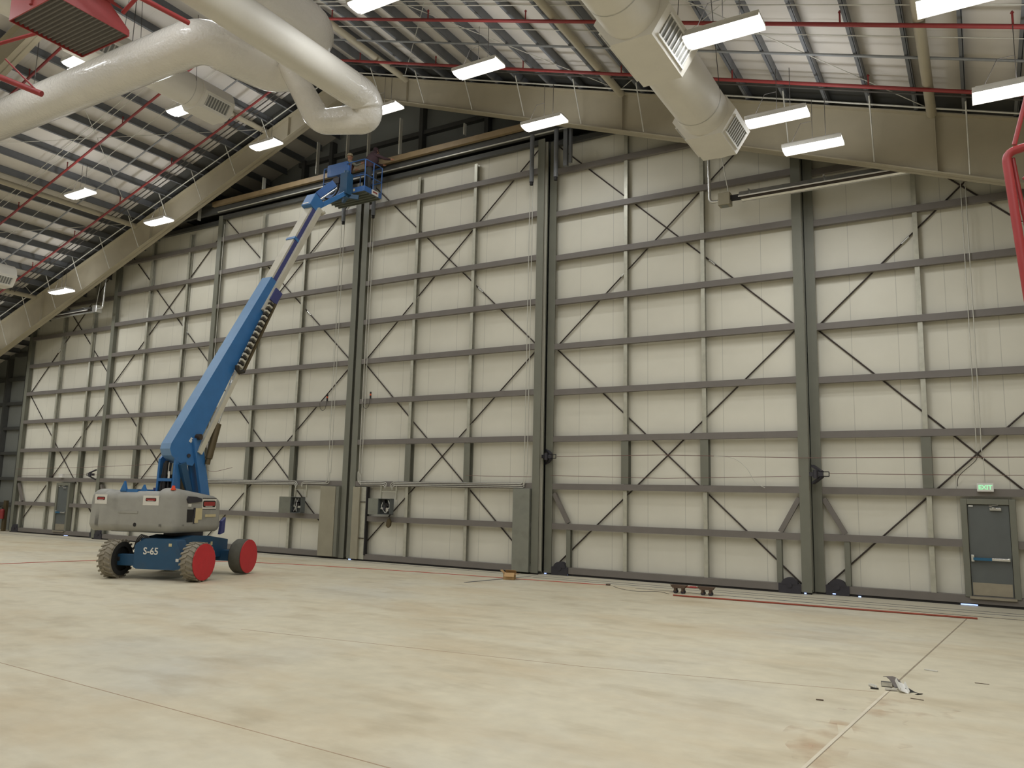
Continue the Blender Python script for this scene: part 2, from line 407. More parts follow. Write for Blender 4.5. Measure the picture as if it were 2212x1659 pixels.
# walls
def gable(y0, y1):
    mb = MB(); mb.prism([(-HX,0),(HX,0),(HX,roofz(HX)),(0,roofz(0)),(-HX,roofz(HX))], 'y', y0, y1); return mb
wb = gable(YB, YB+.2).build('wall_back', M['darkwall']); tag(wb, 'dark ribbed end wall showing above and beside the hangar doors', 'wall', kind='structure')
for z in [1.3,2.6,3.9,5.2,6.5,7.8,9.1,10.4,11.7,13.0,14.3,15.6]:
    hw = min(HX-.1, (roofz(0)-z-.3)/K) 
    if hw <= 0: continue
    if z < 13.6:
        MB().box(-hw, -22.5, YB-.2, YB, z-.08, z+.08).build('wall_girt', M['darksteel'], wb)
    else: MB().box(-hw, hw, YB-.2, YB, z-.08, z+.08).build('wall_girt', M['darksteel'], wb)
for x in (-25.5, -23.6, -8.9, -4.4, -2.9, 1.6, 4.5, 8.8):
    MB().box(x-.08, x+.08, YB-.28, YB-.02, 0 if x < -22 else 13.6, roofz(x)-.3).build('wall_stud', M['darksteel'], wb)
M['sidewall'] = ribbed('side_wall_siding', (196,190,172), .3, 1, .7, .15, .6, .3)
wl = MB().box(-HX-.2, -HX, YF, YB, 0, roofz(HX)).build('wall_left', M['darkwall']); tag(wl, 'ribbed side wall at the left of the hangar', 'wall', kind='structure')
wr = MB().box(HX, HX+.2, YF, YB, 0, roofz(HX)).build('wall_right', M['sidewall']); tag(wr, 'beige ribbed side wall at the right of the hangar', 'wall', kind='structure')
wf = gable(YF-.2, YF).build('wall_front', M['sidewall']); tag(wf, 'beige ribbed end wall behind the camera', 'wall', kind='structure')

# ------------------------------------------------------------------ rafters of the portal frames
def zt_(x): return 17.1 - .32*abs(x)
def zb_(x): return 16.34 - .358*abs(x)
def rafter(y, label, braces=True):
    t = thing('roof_rafter', (0,y,0), label, 'roof beam', 'tan steel rafters under the roof')
    for s in (-1, 1):
        b = s*(HX-.2)
        mb = MB(); th = .012
        mb.add([(0,y-th,zb_(0)),(b,y-th,zb_(b)),(b,y-th,zt_(b)),(0,y-th,zt_(0)),(0,y+th,zb_(0)),(b,y+th,zb_(b)),(b,y+th,zt_(b)),(0,y+th,zt_(0))],
               [(0,1,2,3),(7,6,5,4),(0,4,5,1),(1,5,6,2),(2,6,7,3),(3,7,4,0)])
        mb.build('web', M['tan'], t)
        for nm, zf in (('top_flange', zt_), ('bottom_flange', zb_)):
            mb = MB(); o = -.03 if nm[0] == 't' else .03
            mb.add([(0,y-.16,zf(0)),(b,y-.16,zf(b)),(b,y+.16,zf(b)),(0,y+.16,zf(0)),(0,y-.16,zf(0)+o),(b,y-.16,zf(b)+o),(b,y+.16,zf(b)+o),(0,y+.16,zf(0)+o)],
                   [(0,1,2,3),(7,6,5,4),(0,4,5,1),(1,5,6,2),(2,6,7,3),(3,7,4,0)])
            mb.build(nm, M['tan'], t)
        for x in (2.8, 10.65, 18.4, 25.0):
            MB().box(s*x-.008, s*x+.008, y-.13, y+.13, zb_(x)+.02, zt_(x)-.02).build('web_stiffener', M['tan'], t)
        if braces:
            for k in range(1, 27, 2):
                x = PX[k]
                MB().cyl((s*x, y-.72, roofz(x)-.25), (s*(x), y-.14, zb_(x)+.06), .018, n=6).build('flange_brace', M['conduit'], t)
    return t
rafter(19.75, 'long tan gabled rafter crossing just in front of the hangar doors')
rafter(11.0, 'nearer tan rafter seen at the upper left edge behind the red tray', False)
rafter(2.25, 'tan rafter almost overhead, before the red ceiling tray', False)
# columns of the frames at the side walls
for y in (19.75, 11.0, 2.25):
    for s in (-1, 1):
        x = s*(HX-.35); zc = zb_(HX)
        o = MB().box(x-.02, x+.02, y-.16, y+.16, 0, zc+.3).box(x-.3, x-.28, y-.16, y+.16, 0, zc+.3).box(x+.28, x+.3, y-.16, y+.16, 0, zc+.3).build('frame_column', M['tan'])
        tag(center(o), 'tan steel column against the %s side wall, %s the end doors' % ('left' if s < 0 else 'right', {19.75:'nearest',11.0:'second from',2.25:'third from'}[y]), 'column', 'tan frame columns')
# strut tubes along y
for i, (x, nm) in enumerate([(2.8,'just right of the ridge'),(10.65,'midway down the right roof slope'),(18.35,'far down the right roof slope'),(-3.9,'just left of the ridge'),(-11.65,'midway down the left roof slope'),(-18.9,'far down the left roof slope')]):
    z = roofz(x)-.27-.1
    o = MB().cyl((x,YF+.05,z),(x,19.6,z),.105,n=16).build('strut_tube', M['tan'])
    tag(o, 'tan round strut tube under the purlins, %s' % nm, 'strut', 'tan round strut tubes')
# pipe runs along x, following both slopes
def xrun(name, y, dz, r, m, label, cat, x0=-HX+.3, x1=HX-.3, group=None, hangers=None, hm=None):
    t = thing(name, (0,y,roofz(0)-dz), label, cat, group)
    z = lambda x: roofz(x)-dz
    MB().tube([(x0,y,z(x0)),(-.4,y,z(.4)),(0,y,z(.25)),(.4,y,z(.4)),(x1,y,z(x1))], r, 10).build('pipe', m, t)
    if hangers:
        for x in hangers:
            MB().cyl((x,y,z(x)),(x,y,roofz(x)-.02),.008,n=6).build('hanger_rod', M['cable'], t)
            MB().cyl((x-.012,y,z(x)),(x+.012,y,z(x)),r*1.5,n=10).build('clamp', M['cable'], t)
    return t
def headed(t, y, dz, xs):
    for x in xs:
        z = roofz(x)-dz
        MB().cyl((x,y,z),(x,y,z+.26),.018,n=8).cyl((x,y,z+.26),(x,y,z+.3),.035,.01,n=8).build('sprinkler_head', M['redpipe'], t)
t = xrun('sprinkler_pipe', 15.4, .52, .042, M['redpipe'], 'red sprinkler pipe crossing the roof, farther from the doors', 'pipe', group='red sprinkler pipes'); headed(t, 15.4, .52, [-15.4,-12.7,-9.6,-6.4,-3.2,.2,3.4,6.9,9.9,13.1,17.0,19.8])
t = xrun('sprinkler_pipe', 18.05, .52, .042, M['redpipe'], 'red sprinkler pipe crossing the roof, close to the doors', 'pipe', group='red sprinkler pipes'); headed(t, 18.05, .52, [-16.4,-13.4,-10.4,-7.3,-4.2,-1.0,2.1,5.2,8.3,11.3,14.2,17.2,20.2])
t = xrun('sprinkler_pipe', 12.1, .52, .042, M['redpipe'], 'red sprinkler pipe highest at the upper left, nearest the camera', 'pipe', group='red sprinkler pipes'); headed(t, 12.1, .52, [-9.5,-6.2,-3,.5,3.7,7])
for y, dz, r, m, lab in [(17.0,.33,.03,M['pipegrey'],'grey conduit crossing the purlins between the two red pipes'),
                         (18.42,.36,.022,M['cable'],'dark thin pipe beside the rear red sprinkler pipe'),
                         (18.62,.36,.022,M['cable'],'second dark thin pipe, nearer the hangar doors'),
                         (19.3,.36,.022,M['conduit'],'pale conduit running close along the tan rafter'),
                         (15.05,.31,.012,M['conduit'],'thin pale conduit in front of the middle red pipe'),
                         (14.85,.31,.012,M['conduit'],'thinnest pale conduit, second in front of the middle red pipe'),
                         (16.2,.31,.01,M['conduit'],'thin pale wire between red pipe and grey conduit')]:
    xrun('roof_conduit', y, dz, r, m, lab, 'pipe', group='thin conduits under the purlins')
# purlin cross-bracing rods
for i, (x0,y0,x1,y1) in enumerate([(-18.9,11.2,-11.65,19.5),(-11.65,11.2,-18.9,19.5),(-11.65,11.2,-3.9,19.5),(-3.9,11.2,-11.65,19.5),(10.65,11.2,18.35,19.5),(18.35,11.2,10.65,19.5),(2.8,11.2,10.65,19.5),(10.65,11.2,2.8,19.5)]):
    o = MB().cyl((x0,y0,roofz(x0)-.3),(x1,y1,roofz(x1)-.3),.011,n=6).build('roof_brace_rod', M['conduit'])
    ends = lambda x: {-18.9:'far left',-11.65:'mid left',-3.9:'left of ridge',2.8:'right of ridge',10.65:'mid right',18.35:'far right'}[x]
    tag(o, 'thin roof rod from near %s strut to %s strut by rafter' % (ends(x0), ends(x1)), 'brace rod', 'thin roof bracing rods')
# ------------------------------------------------------------------ sliding hangar doors
D0, D1, D2 = 20.653, 20.980, 21.303
G = [None, 1.40, 2.562, 3.971, 5.377, 6.78, 8.178, 9.581, 11.0, 12.4]
TOP = 13.42
def hpost(mb, x0, x1, y, z0, z1, depth=.26):
    """rolled I section standing up: front flange, web, back flange"""
    mb.box(x0, x1, y, y+.016, z0, z1); xm = (x0+x1)/2
    mb.box(xm-.012, xm+.012, y+.016, y+depth, z0, z1); mb.box(x0, x1, y+depth, y+depth+.016, z0, z1); return mb
def leaf(n, y, x0, x1, mull, label, hidden=(), gap_l=0, gap_r=0, skip_g1=None):
    """one sliding leaf: y is the face of the girts"""
    t = thing('door_%d' % n, ((x0+x1)/2, y, 0), label, 'door', kind='structure')
    pw = .24; xa, xb = x0+pw, x1-pw
    MB().box(x0+.03, x1-.03, y+.24, y+.31, .09, TOP).build('panel', M['panel'], t)
    hpost(MB(), x0, x0+pw, y, .05, TOP).build('end_post', M['post'], t)
    hpost(MB(), x1-pw, x1, y, .05, TOP).build('end_post', M['post'], t)
    for i, z in enumerate(G):
        if i == 0: continue
        segs = [(xa, xb)]
        if i == 1 and skip_g1: segs = [(xa, skip_g1[0]), (skip_g1[1], xb)]
        for a, b in segs:
            mb = MB(); mb.box(a, b, y+.01, y+.022, z-.085, z+.085)          # channel: web and two legs
            mb.box(a, b, y+.022, y+.14, z-.085, z-.075); mb.box(a, b, y+.022, y+.14, z+.075, z+.085)
            mb.build('girt', M['girt'], t)
    MB().box(xa, xb, y+.005, y+.14, TOP-.16, TOP).build('top_beam', M['darksteel'], t)
    mb = MB().box(xa, xb, y, y+.02, .06, .235); mb.box(xa, xb, y+.02, y+.2, .225, .235); mb.box(xa, xb, y+.02, y+.2, .06, .07)
    mb.build('sill_beam', M['girt'], t)
    MB().box(x0+.02, x1-.02, y+.03, y+.09, 0, .06).build('floor_seal', M['black'], t)
    # intermediate mullions behind the girts, wide stub posts between the second and third girt
    for x in mull:
        zs = [.235] + G[1:] + [TOP-.2]
        for a, b in zip(zs[:-1], zs[1:]):
            if abs(a-G[2]) < .01: continue
            a1, b1 = a+(.09 if a > .3 else 0), b-.09
            if skip_g1 and skip_g1[0] < x < skip_g1[1] and b <= G[2]+.01: continue
            mb = MB(); mb.box(x-.06, x+.05, y+.05, y+.062, a1, b1); mb.box(x-.06, x-.05, y+.062, y+.19, a1, b1); mb.box(x-.06, x+.05, y+.18, y+.19, a1, b1)
            mb.build('mullion', M['mullion'], t)
        mb = MB(); mb.box(x-.12, x+.1, y+.03, y+.045, G[2]+.09, G[3]-.09); mb.box(x-.01, x+.01, y+.045, y+.22, G[2]+.09, G[3]-.09); mb.box(x-.12, x+.1, y+.22, y+.235, G[2]+.09, G[3]-.09)
        mb.build('stub_post', M['post'], t)
    # crossed rods
    rods = [(xa,.2,xb,G[5]-.05),(xb,.2,xa,G[5]-.05),(xa,G[5]+.05,xb,TOP-.15),(xb,G[5]+.05,xa,TOP-.15)]
    for k, (a, za, b, zb) in enumerate(rods):
        yy = y+.195 + (.018 if k % 2 else 0)
        MB().cyl((a,yy,za),(b,yy,zb),.02,n=8).build('brace_rod', M['rod'], t)
        if k >= 2:
            p = V((a,yy,za)).lerp(V((b,yy,zb)), .3); q = V((a,yy,za)).lerp(V((b,yy,zb)), .325)
            MB().cyl(p, q, .03, n=8).build('turnbuckle', M['chrome'], t)
    return t
L1 = leaf(1, D0, -7.62, .12, (-4.98,-2.62), 'tall sliding hangar door leaf left of centre, behind the raised boom')
R1 = leaf(2, D0, .25, 7.63, (2.68,5.02), 'tall sliding hangar door leaf right of centre, with the open electrical box')
L2 = leaf(3, D1, -14.9, -7.35, (-12.38,-9.85), 'tall sliding hangar door leaf seen behind the lift body')
R2 = leaf(4, D1, 7.66, 15.16, (10.2,12.5), 'tall sliding hangar door leaf between the centre leaves and the exit door leaf')
L3 = leaf(5, D2, -22.23, -14.7, (-19.4,-16.95), 'farthest left hangar door leaf, with the small personnel door', skip_g1=(-18.55,-17.35))
R3 = leaf(6, D2, 15.17, 22.5, (17.8,20.2), 'rightmost hangar door leaf, with the exit door', skip_g1=(18.43,19.53))
# wheel housings, knee braces and short posts at the lower corners of the outer leaves
def corner_kit(t, y, xpost, s, full=True):
    """s = +1: the kit lies to the right of the end post edge xpost"""
    X = lambda d: xpost + s*d
    mb = MB(); a, b = sorted((X(.02), X(.56))); mb.box(a, b, y-.03, y+.2, .01, .24)
    cx = X(.29); mb.prism([(cx+.2*math.cos(math.radians(q)), .22+.17*math.sin(math.radians(q))) for q in range(0,181,15)], 'y', y-.04, y+.14)
    mb.cyl((cx,y-.05,.2),(cx,y-.04,.2),.06,n=12)
    mb.build('wheel_housing', M['housing'], t)
    MB().beam((X(.02),y+.1,2.36),(X(.5),y+.1,1.5),.12,.1,(0,1,0)).build('knee_brace', M['girt'], t)
    a, b = sorted((X(.47), X(.6))); mb = MB(); mb.box(a, b, y+.03, y+.045, .24, 1.32); mb.box(a, b, y+.15, y+.165, .24, 1.32); xm=(a+b)/2; mb.box(xm-.01, xm+.01, y+.045, y+.15, .24, 1.32)
    mb.build('short_post', M['post'], t)
corner_kit(R2, D1, 7.9, 1); corner_kit(R2, D1, 14.92, -1); corner_kit(R3, D2, 15.41, 1); corner_kit(R3, D2, 22.26, -1)
corner_kit(L2, D1, -7.59, -1); corner_kit(L2, D1, -14.66, 1); corner_kit(L3, D2, -14.94, -1); corner_kit(L3, D2, -21.99, 1)
# sheet metal covers on the centre leaves
def cover(t, x0, x1, y, z1, m, z0=.08): MB().box(x0, x1, y-.1, y+.03, z0, z1).build('cover_sheet', m, t, .008)
cover(L1, -1.0, -.3, D0, 2.45, M['cover']); cover(L1, -.28, -.14, D0, 2.45, M['post'])
cover(R1, .49, .8, D0, 2.45, M['cover'], .06); MB().box(.8, 1.02, D0-.02, D0+.12, .06, 2.45).build('cover_frame', M['mullion'], R1); MB().box(1.02, 1.07, D0-.03, D0+.1, .2, 2.45).build('cover_edge', M['black'], R1)
for z in (.75, 1.95): MB().box(.8, 1.0, D0-.05, D0-.02, z-.012, z+.012).build('latch', M['rod'], R1)
cover(R1, 6.8, 7.37, D0, 2.48, M['galv'], .06)
# daylight showing through gaps under the doors
for t, x, w, y, z in [(R1,.42,.1,D0-.02,.03),(R2,7.72,.07,D1-.02,.03),(R2,8.42,.08,D1-.02,.03),(R2,15.0,.05,D1-.02,.03),(R3,15.62,.07,D2-.04,.04),(R3,16.2,.06,D2-.04,.02),(R3,18.5,.34,D2+.02,.025),(L3,-17.4,.3,D2+.02,.025)]:
    MB().box(x-w/2, x+w/2, y, y+.012, z-.012, z+.014).build('daylight_gap', M['daylight'], t)
# personnel doors
def man_door(n, xc, y, label, far=False):
    t = thing('door_%d' % n, (xc, y, 0), label, 'door', kind='structure')
    w = .415; z0, z1 = .2, 2.29
    mb = MB(); mb.box(xc-w-.13, xc-w, y-.02, y+.2, .2, z1+.13); mb.box(xc+w, xc+w+.13, y-.02, y+.2, .2, z1+.13); mb.box(xc-w, xc+w, y-.02, y+.2, z1, z1+.13)
    mb.build('frame', M['post'], t, .01)
    lf = MB().box(xc-w+.01, xc+w-.01, y+.03, y+.08, z0+.03, z1-.01).build('leaf', M['door'], t)
    MB().box(xc-w+.03, xc+w-.03, y+.02, y+.03, z0+.05, z0+.33).build('kick_plate', M['kick'], lf)
    MB().box(xc-w-.04, xc+w+.04, y-.06, y+.08, z0-.03, z0+.02).build('threshold', M['kick'], t)
    pb = MB().box(xc-w+.03, xc-w+.09, y-.05, y+.03, 1.0, 1.15); pb.box(xc+w-.09, xc+w-.04, y-.04, y+.03, 1.03, 1.1); pb.box(xc+.0, xc+w-.05, y-.06, y-.02, 1.035, 1.09)
    pb.build('push_bar', M['chrome'], lf, .004)
    MB().box(xc-w+.07, xc+.02, y-.065, y-.018, 1.03, 1.092).build('push_bar_film', M['barblue'], lf)
    MB().box(xc+.03, xc+.26, y-.03, y+.03, z1-.13, z1-.07).build('door_closer', M['chrome'], lf, .005)
    MB().beam((xc+.18,y-.03,z1-.09),(xc+.02,y-.1,z1-.03),.02,.012).beam((xc+.02,y-.1,z1-.03),(xc+.2,y-.02,z1+.0),.02,.012).build('closer_arm', M['chrome'], lf)
    MB().box(xc-w+.03, xc-w+.12, y+.0, y+.03, z1-.05, z1-.02).build('door_contact', M['white'], lf)
    return t
man_door(7, 18.98, D2, 'slate grey personnel exit door with push bar and steel kick plate, under the EXIT sign')
man_door(8, -17.95, D2, 'small far grey personnel door at the left end of the hangar doors')
# exit sign
t = thing('exit_sign', (18.95, 21.2, 2.6), 'white EXIT sign with green letters above the personnel door', 'sign')
MB().box(18.79, 19.12, 21.2, 21.3, 2.585, 2.77).build('housing', M['white'], t, .006)
text('EXIT', .135, Matrix.Translation((18.955,21.197,2.677)) @ Matrix.Rotation(math.pi/2,4,'X'), M['exitgreen'], t, 'lettering', .003)
MB().cyl((18.955,21.26,2.77),(18.955,21.26,3.5),.008,n=6).build('conduit', M['conduit'], t)
t = thing('exit_sign', (-18.1, 21.2, 2.66), 'small white exit sign above the far left personnel door', 'sign')
MB().box(-18.25, -17.95, 21.2, 21.29, 2.66, 2.82).build('housing', M['white'], t, .006)
# conduits up R3
for i, x in enumerate((18.83, 18.93)):
    o = MB().tube([(x,D2-.03,3.5),(x,D2-.03,11.2)], .011, 8).build('conduit', M['conduit'])
    tag(o, ('left', 'right')[i]+' of two thin vertical conduits rising above the EXIT sign', 'conduit', 'vertical conduits on the door leaves')
o = MB().tube(smooth_path([(18.83,D2-.03,3.5),(18.8,D2-.03,3.3),(18.45,D2-.03,2.95),(18.4,D2-.03,2.7)],5), .008, 6).build('cable', M['cable'])
tag(o, 'thin cable curving down from the conduits to the exit door frame', 'cable')
# horizontal conduit bundles of the centre leaves, bending into the electrical boxes
yb = D0-.035
def bundle(name, pts_list, label, grp):
    t = thing(name, tuple(pts_list[0][0]), label, 'conduit', grp)
    for p in pts_list: MB().tube(smooth_path(p, 5), .0125, 8).build('conduit_line', M['conduit'], t)
    return t
b = []
for k in range(3):
    z = 2.62-k*.052
    b.append([(.62+.06*k,yb,z+.35-.0*k),(.64+.06*k,yb,z+.03),(.72+.05*k,yb,z),(1.0,yb,z),(1.75-.03*k,yb,z),(1.88-.035*k,yb,z-.05),(1.9-.035*k,yb,z-.12)])
bundle('conduit_bundle', b, 'three bent conduits running left from the open electrical box to the centre posts', 'conduit bundles at the electrical boxes')
b = []
for k in range(3):
    z = 2.62-k*.052
    b.append([(2.06+.035*k,yb,z-.15),(2.08+.035*k,yb,z-.06),(2.2+.03*k,yb,z),(2.6,yb,z),(6.6,yb,z),(7.0+.05*k,yb,z),(7.12+.06*(k%2),yb,z+.1),(7.14+.06*(k%2),yb,z+.4)])
bundle('conduit_bundle', b, 'long row of three conduits running right from the open box to the galvanised cover', 'conduit bundles at the electrical boxes')
b = []
for k in range(3):
    z = 2.62-k*.052
    b.append([(-7.2,yb,z),(-5.0,yb,z),(-2.6,yb,z),(-2.35+.0*k,yb,z),(-2.24-.03*k,yb,z-.05),(-2.2-.03*k,yb,z-.13)])
bundle('conduit_bundle', b, 'row of three conduits behind the lift, ending at the left electrical box', 'conduit bundles at the electrical boxes')
b = []
for k in range(2):
    z = 2.59-k*.05
    b.append([(-2.0+.03*k,yb,z-.14),(-1.98+.03*k,yb,z-.05),(-1.86,yb,z),(-1.2,yb,z),(-.85+.06*k,yb,z),(-.76+.08*k,yb,z+.08),(-.75+.08*k,yb,z+.4)])
bundle('conduit_bundle', b, 'two short conduits from the left electrical box toward the centre posts', 'conduit bundles at the electrical boxes')
for x, zt, lab in [(.66,12.6,'left of the two conduits rising right of the centre posts'),(.78,12.6,'right of the two conduits rising right of the centre posts'),(-.75,12.6,'left of the two conduits rising left of the centre posts'),(-.62,12.6,'right of the two conduits rising left of the centre posts'),
                   (7.14,12.9,'left of the two conduits rising beside the right end post of the electrical box leaf'),(7.24,12.9,'right of the two conduits rising beside the right end post of the electrical box leaf'),(-7.2,13.0,'vertical conduit at the left end post behind the boom')]:
    o = MB().tube([(x,yb,2.9),(x,yb,zt)], .012, 8).build('conduit', M['conduit']); tag(o, lab, 'conduit', 'vertical conduits on the door leaves')
# open electrical boxes
def elbox(x0, x1, y, z0, z1, label, dw):
    t = thing('electrical_box', ((x0+x1)/2,y,z0), label, 'electrical box', 'open electrical boxes')
    mb = MB(); mb.box(x0, x1, y-.03, y, z0, z1); d = .2
    mb.box(x0, x0+.015, y-d, y-.03, z0, z1); mb.box(x1-.015, x1, y-d, y-.03, z0, z1); mb.box(x0, x1, y-d, y-.03, z0, z0+.015); mb.box(x0, x1, y-d, y-.03, z1-.015, z1)
    mb.build('enclosure', M['door'], t)
    rnd = random.Random(int(x0*10)); 
    for k in range(9):
        a = rnd.uniform(x0+.04, x1-.2); c = rnd.uniform(z0+.04, z1-.14); w = rnd.uniform(.05,.16); h = rnd.uniform(.04,.12)
        MB().box(a, a+w, y-.12-.004*k, y-.03, c, c+h).build('component', M[('black','decalblack','chrome','housing')[k%4]], t)
    for k in range(4):
        a = rnd.uniform(x0+.05, x1-.05)
        MB().tube(smooth_path([(a,y-.13,z1-.05),(a+rnd.uniform(-.1,.1),y-.15,(z0+z1)/2),(a+rnd.uniform(-.12,.12),y-.13,z0+.05)],4), .008, 6).build('wire', M[('lens','scrapw','black','conduit')[k] if k else 'white'], t)
    R = Matrix.Rotation(math.radians(dw), 3, 'Z'); hinge = V((x0,y-d,(z0+z1)/2)); c = hinge + R @ V((-(x1-x0)*.38,-.0,0))
    MB().obox(c, (x1-x0)*.76, .015, z1-z0, R).build('lid', M['galv'], t)
    return t
elbox(1.72, 2.22, D0-.02, 1.56, 2.08, 'open grey electrical box with tangled wiring on the right centre door leaf', 8)
elbox(-2.3, -1.78, D0-.02, 1.5, 2.06, 'open grey electrical box with its lid swung out, on the left centre door leaf', 62)
for x, xx in ((1.66,2.3),(-2.3,-1.75)):
    o = MB().box(x-.02,x+.02,D0-.03,D0+.02,2.05,2.5).box(xx-.02,xx+.02,D0-.03,D0+.02,2.05,2.5).box(x,xx,D0-.02,D0,2.3,2.32).build('box_bracket', M['mullion'])
    tag(center(o), 'strut bracket above the %s electrical box' % ('right' if x > 0 else 'left'), 'bracket', 'strut brackets above the electrical boxes')
t = thing('hanging_pendant_switch', (2.12,D0-.1,1.2), 'brown pendant control hanging below the open electrical box', 'switch')
MB().prism([(2.02,1.2),(2.1,1.14),(2.18,1.2),(2.2,1.33),(2.14,1.44),(2.08,1.42),(2.04,1.33)], 'y', D0-.14, D0-.06).build('body', M['olive'], t)
MB().tube(smooth_path([(2.12,D0-.1,1.42),(2.14,D0-.1,1.5),(2.1,D0-.1,1.6)],4), .01, 6).build('cable', M['cable'], t)
# conduit with stack lights near mid height
for x, lab in ((1.0,'small black signal lamp with orange cap on the girt right of the centre posts'),(-1.0,'small black signal lamp with orange cap on the girt left of the centre posts')):
    t = thing('signal_lamp', (x,D0-.02,5.46), lab, 'lamp', 'signal lamps beside the centre posts')
    MB().cyl((x,D0-.02,5.46),(x,D0-.02,5.56),.03,n=10).cyl((x,D0-.02,5.62),(x,D0-.02,5.69),.03,n=10).build('body', M['black'], t)
    MB().cyl((x,D0-.02,5.56),(x,D0-.02,5.62),.031,n=10).build('lens', M['lightorange'], t)
    MB().tube(smooth_path([(x-.02,D0-.03,5.46),(x-.05,D0-.04,5.2),(x-.18,D0-.04,5.12),(x-.3,D0-.04,5.22),(x-.34,D0-.03,5.4)],4), .008, 6).build('cable', M['cable'], t)
# rope brackets on the posts
def rope_bracket(x, y, z, s, label):
    t = thing('rope_bracket', (x,y,z), label, 'bracket', 'dark rope brackets on the door posts')
    mb = MB()
    for dz in (.22,-.22): mb.beam((x-s*.05,y+.08,z+dz),(x+s*.2,y-.1,z+dz*.25),.1,.05)
    mb.box(min(x-s*.1,x+s*.22), max(x-s*.1,x+s*.22), y-.14, y-.02, z-.05, z+.05); mb.cyl((x+s*.05,y-.14,z-.1),(x+s*.05,y-.14,z+.1),.06,n=10)
    mb.build('arm', M['housing'], t)
    l = MB(); a = x+s*.22; b = x+s*.36
    for p, q in (((a,z-.05),(b,z-.05)),((b,z-.05),(b,z+.06)),((b,z+.06),(a,z+.06))): l.cyl((p[0],y-.1,p[1]),(q[0],y-.1,q[1]),.012,n=6)
    l.build('rope_guide', M['black'], t)
    MB().cyl((x+s*.03,y-.08,z+.02),(x+s*.2,y-.12,z+.02),.012,n=6).build('pin', M['chrome'], t)
rope_bracket(7.72, 20.94, 3.44, 1, 'dark rope bracket on the double post right of the galvanised cover')
rope_bracket(15.3, 20.96, 2.95, 1, 'dark rope bracket on the post left of the exit door')
rope_bracket(-15.1, 20.96, 2.8, -1, 'dark rope bracket on the far left post above the lift body')
# wire ropes strung across the leaves
def rope(pts, r, lab, m='wirered'):
    o = MB().tube(pts, r, 6).build('wire_rope', M[m]); tag(o, lab, 'rope', 'wire ropes strung along the doors')
rope([(8.1,20.86,3.44),(11.4,20.86,3.46),(15.0,20.9,3.36),(22.4,21.2,3.36)], .008, 'upper wire rope from the bracket beside the galvanised cover across to the exit door leaf')
rope([(7.9,20.86,2.88),(11.4,20.86,2.82),(15.0,20.88,2.9)], .007, 'lower wire rope across the leaf between the two rope brackets')
rope([(15.66,20.86,2.97),(18.5,21.2,2.96),(22.4,21.22,2.96)], .007, 'lower wire rope running right from the bracket left of the exit door')
rope([(5.05,20.6,2.86),(5.9,20.6,2.84),(7.4,20.6,2.83)], .007, 'short wire rope left of the galvanised cover')
rope([(-22,21.2,3.05),(-15.5,20.9,3.12),(-7.7,20.6,3.3)], .008, 'wire rope across the far left leaves behind the lift')
rope([(-21.9,21.2,2.72),(-15.5,20.9,2.8),(-8,20.6,2.7)], .006, 'lower wire rope at the far left behind the lift')
rope(smooth_path([(12.8,20.87,3.42),(13.3,20.87,3.36),(13.65,20.87,3.1),(13.85,20.87,2.75),(14.1,20.88,2.6)],4), .008, 'loose grey cable curling down from the upper wire rope', 'conduit')
rope(smooth_path([(-7.0,20.55,3.0),(-6.6,20.55,2.94),(-5.6,20.55,3.1)],4), .008, 'short slack rope behind the right strut of the lift')

# ------------------------------------------------------------------ header above the centre leaves
mb = MB(); mb.box(-7.7, 8.75, 20.33, 20.46, 13.74, 13.9); mb.box(-7.7, 8.75, 20.33, 20.345, 13.9, 13.93)
o = mb.build('header_beam', M['headtan']); tag(center(o), 'long tan steel header beam above the centre door leaves', 'beam')
mb = MB(); mb.box(-22.4, 22.4, 20.5, 20.62, 13.5, 13.74); mb.box(-22.4, 22.4, 20.46, 21.9, 13.95, 14.0)
o = mb.build('door_guide', M['darksteel']); tag(center(o), 'dark overhead guide channel of the sliding doors', 'guide rail')
o = MB().box(-7.5, 8.7, 20.46, 20.5, 13.5, 13.53).build('guide_lip', M['conduit']); tag(center(o), 'thin pale steel lip under the header beam', 'rail')
for x, zb, w, lab in [(-4.84,13.95,.09,'leftmost pale hanger angle in the dark gap over the doors'),(-1.99,14.02,.07,'pale hanger angle directly left of the lift basket'),(-.51,14.34,.07,'pale hanger angle over the left worker'),
                   (.5,14.2,.07,'pale hanger angle between the two workers'),(1.95,13.97,.09,'pale hanger angle right of the dark clothed worker'),(4.69,14.09,.06,'short pale hanger angle midway to the double post'),(-8.6,14.0,.06,'pale hanger angle close behind the long rafter at left')]:
    mb = MB(); mb.box(x, x+w*.5, 20.36, 20.37, zb, 15.9-.3*abs(x)); mb.box(x+w*.5-.01, x+w*.5, 20.37, 20.5, zb, 15.9-.3*abs(x))
    o = mb.build('hanger_angle', M['conduit']); tag(center(o), lab, 'hanger', 'hanger angles over the centre doors')
for x, lab in [(7.3,'dark bumper tube hanging left of the double post top'),(8.15,'dark bumper tube hanging right of the double post top'),(-.5,'dark bumper tube behind the basket, left of centre'),(.9,'dark bumper tube behind the basket, right of centre')]:
    t = thing('bumper_tube', (x,20.4,11.75), lab, 'tube', 'dark bumper tubes at the door heads')
    MB().cyl((x,20.42,11.95),(x,20.42,13.5),.07,n=14).build('tube', M['purlin'], t); MB().cyl((x,20.42,11.85),(x,20.42,11.95),.055,n=14).build('tip', M['black'], t)
mb = MB(); mb.box(8.35,8.48,20.5,20.62,12.3,13.5).box(8.52,8.6,20.55,20.65,12.4,13.5)
tag(center(mb.build('guide_bracket', M['purlin'])), 'grey double bracket at the door head, right of the double post', 'bracket')
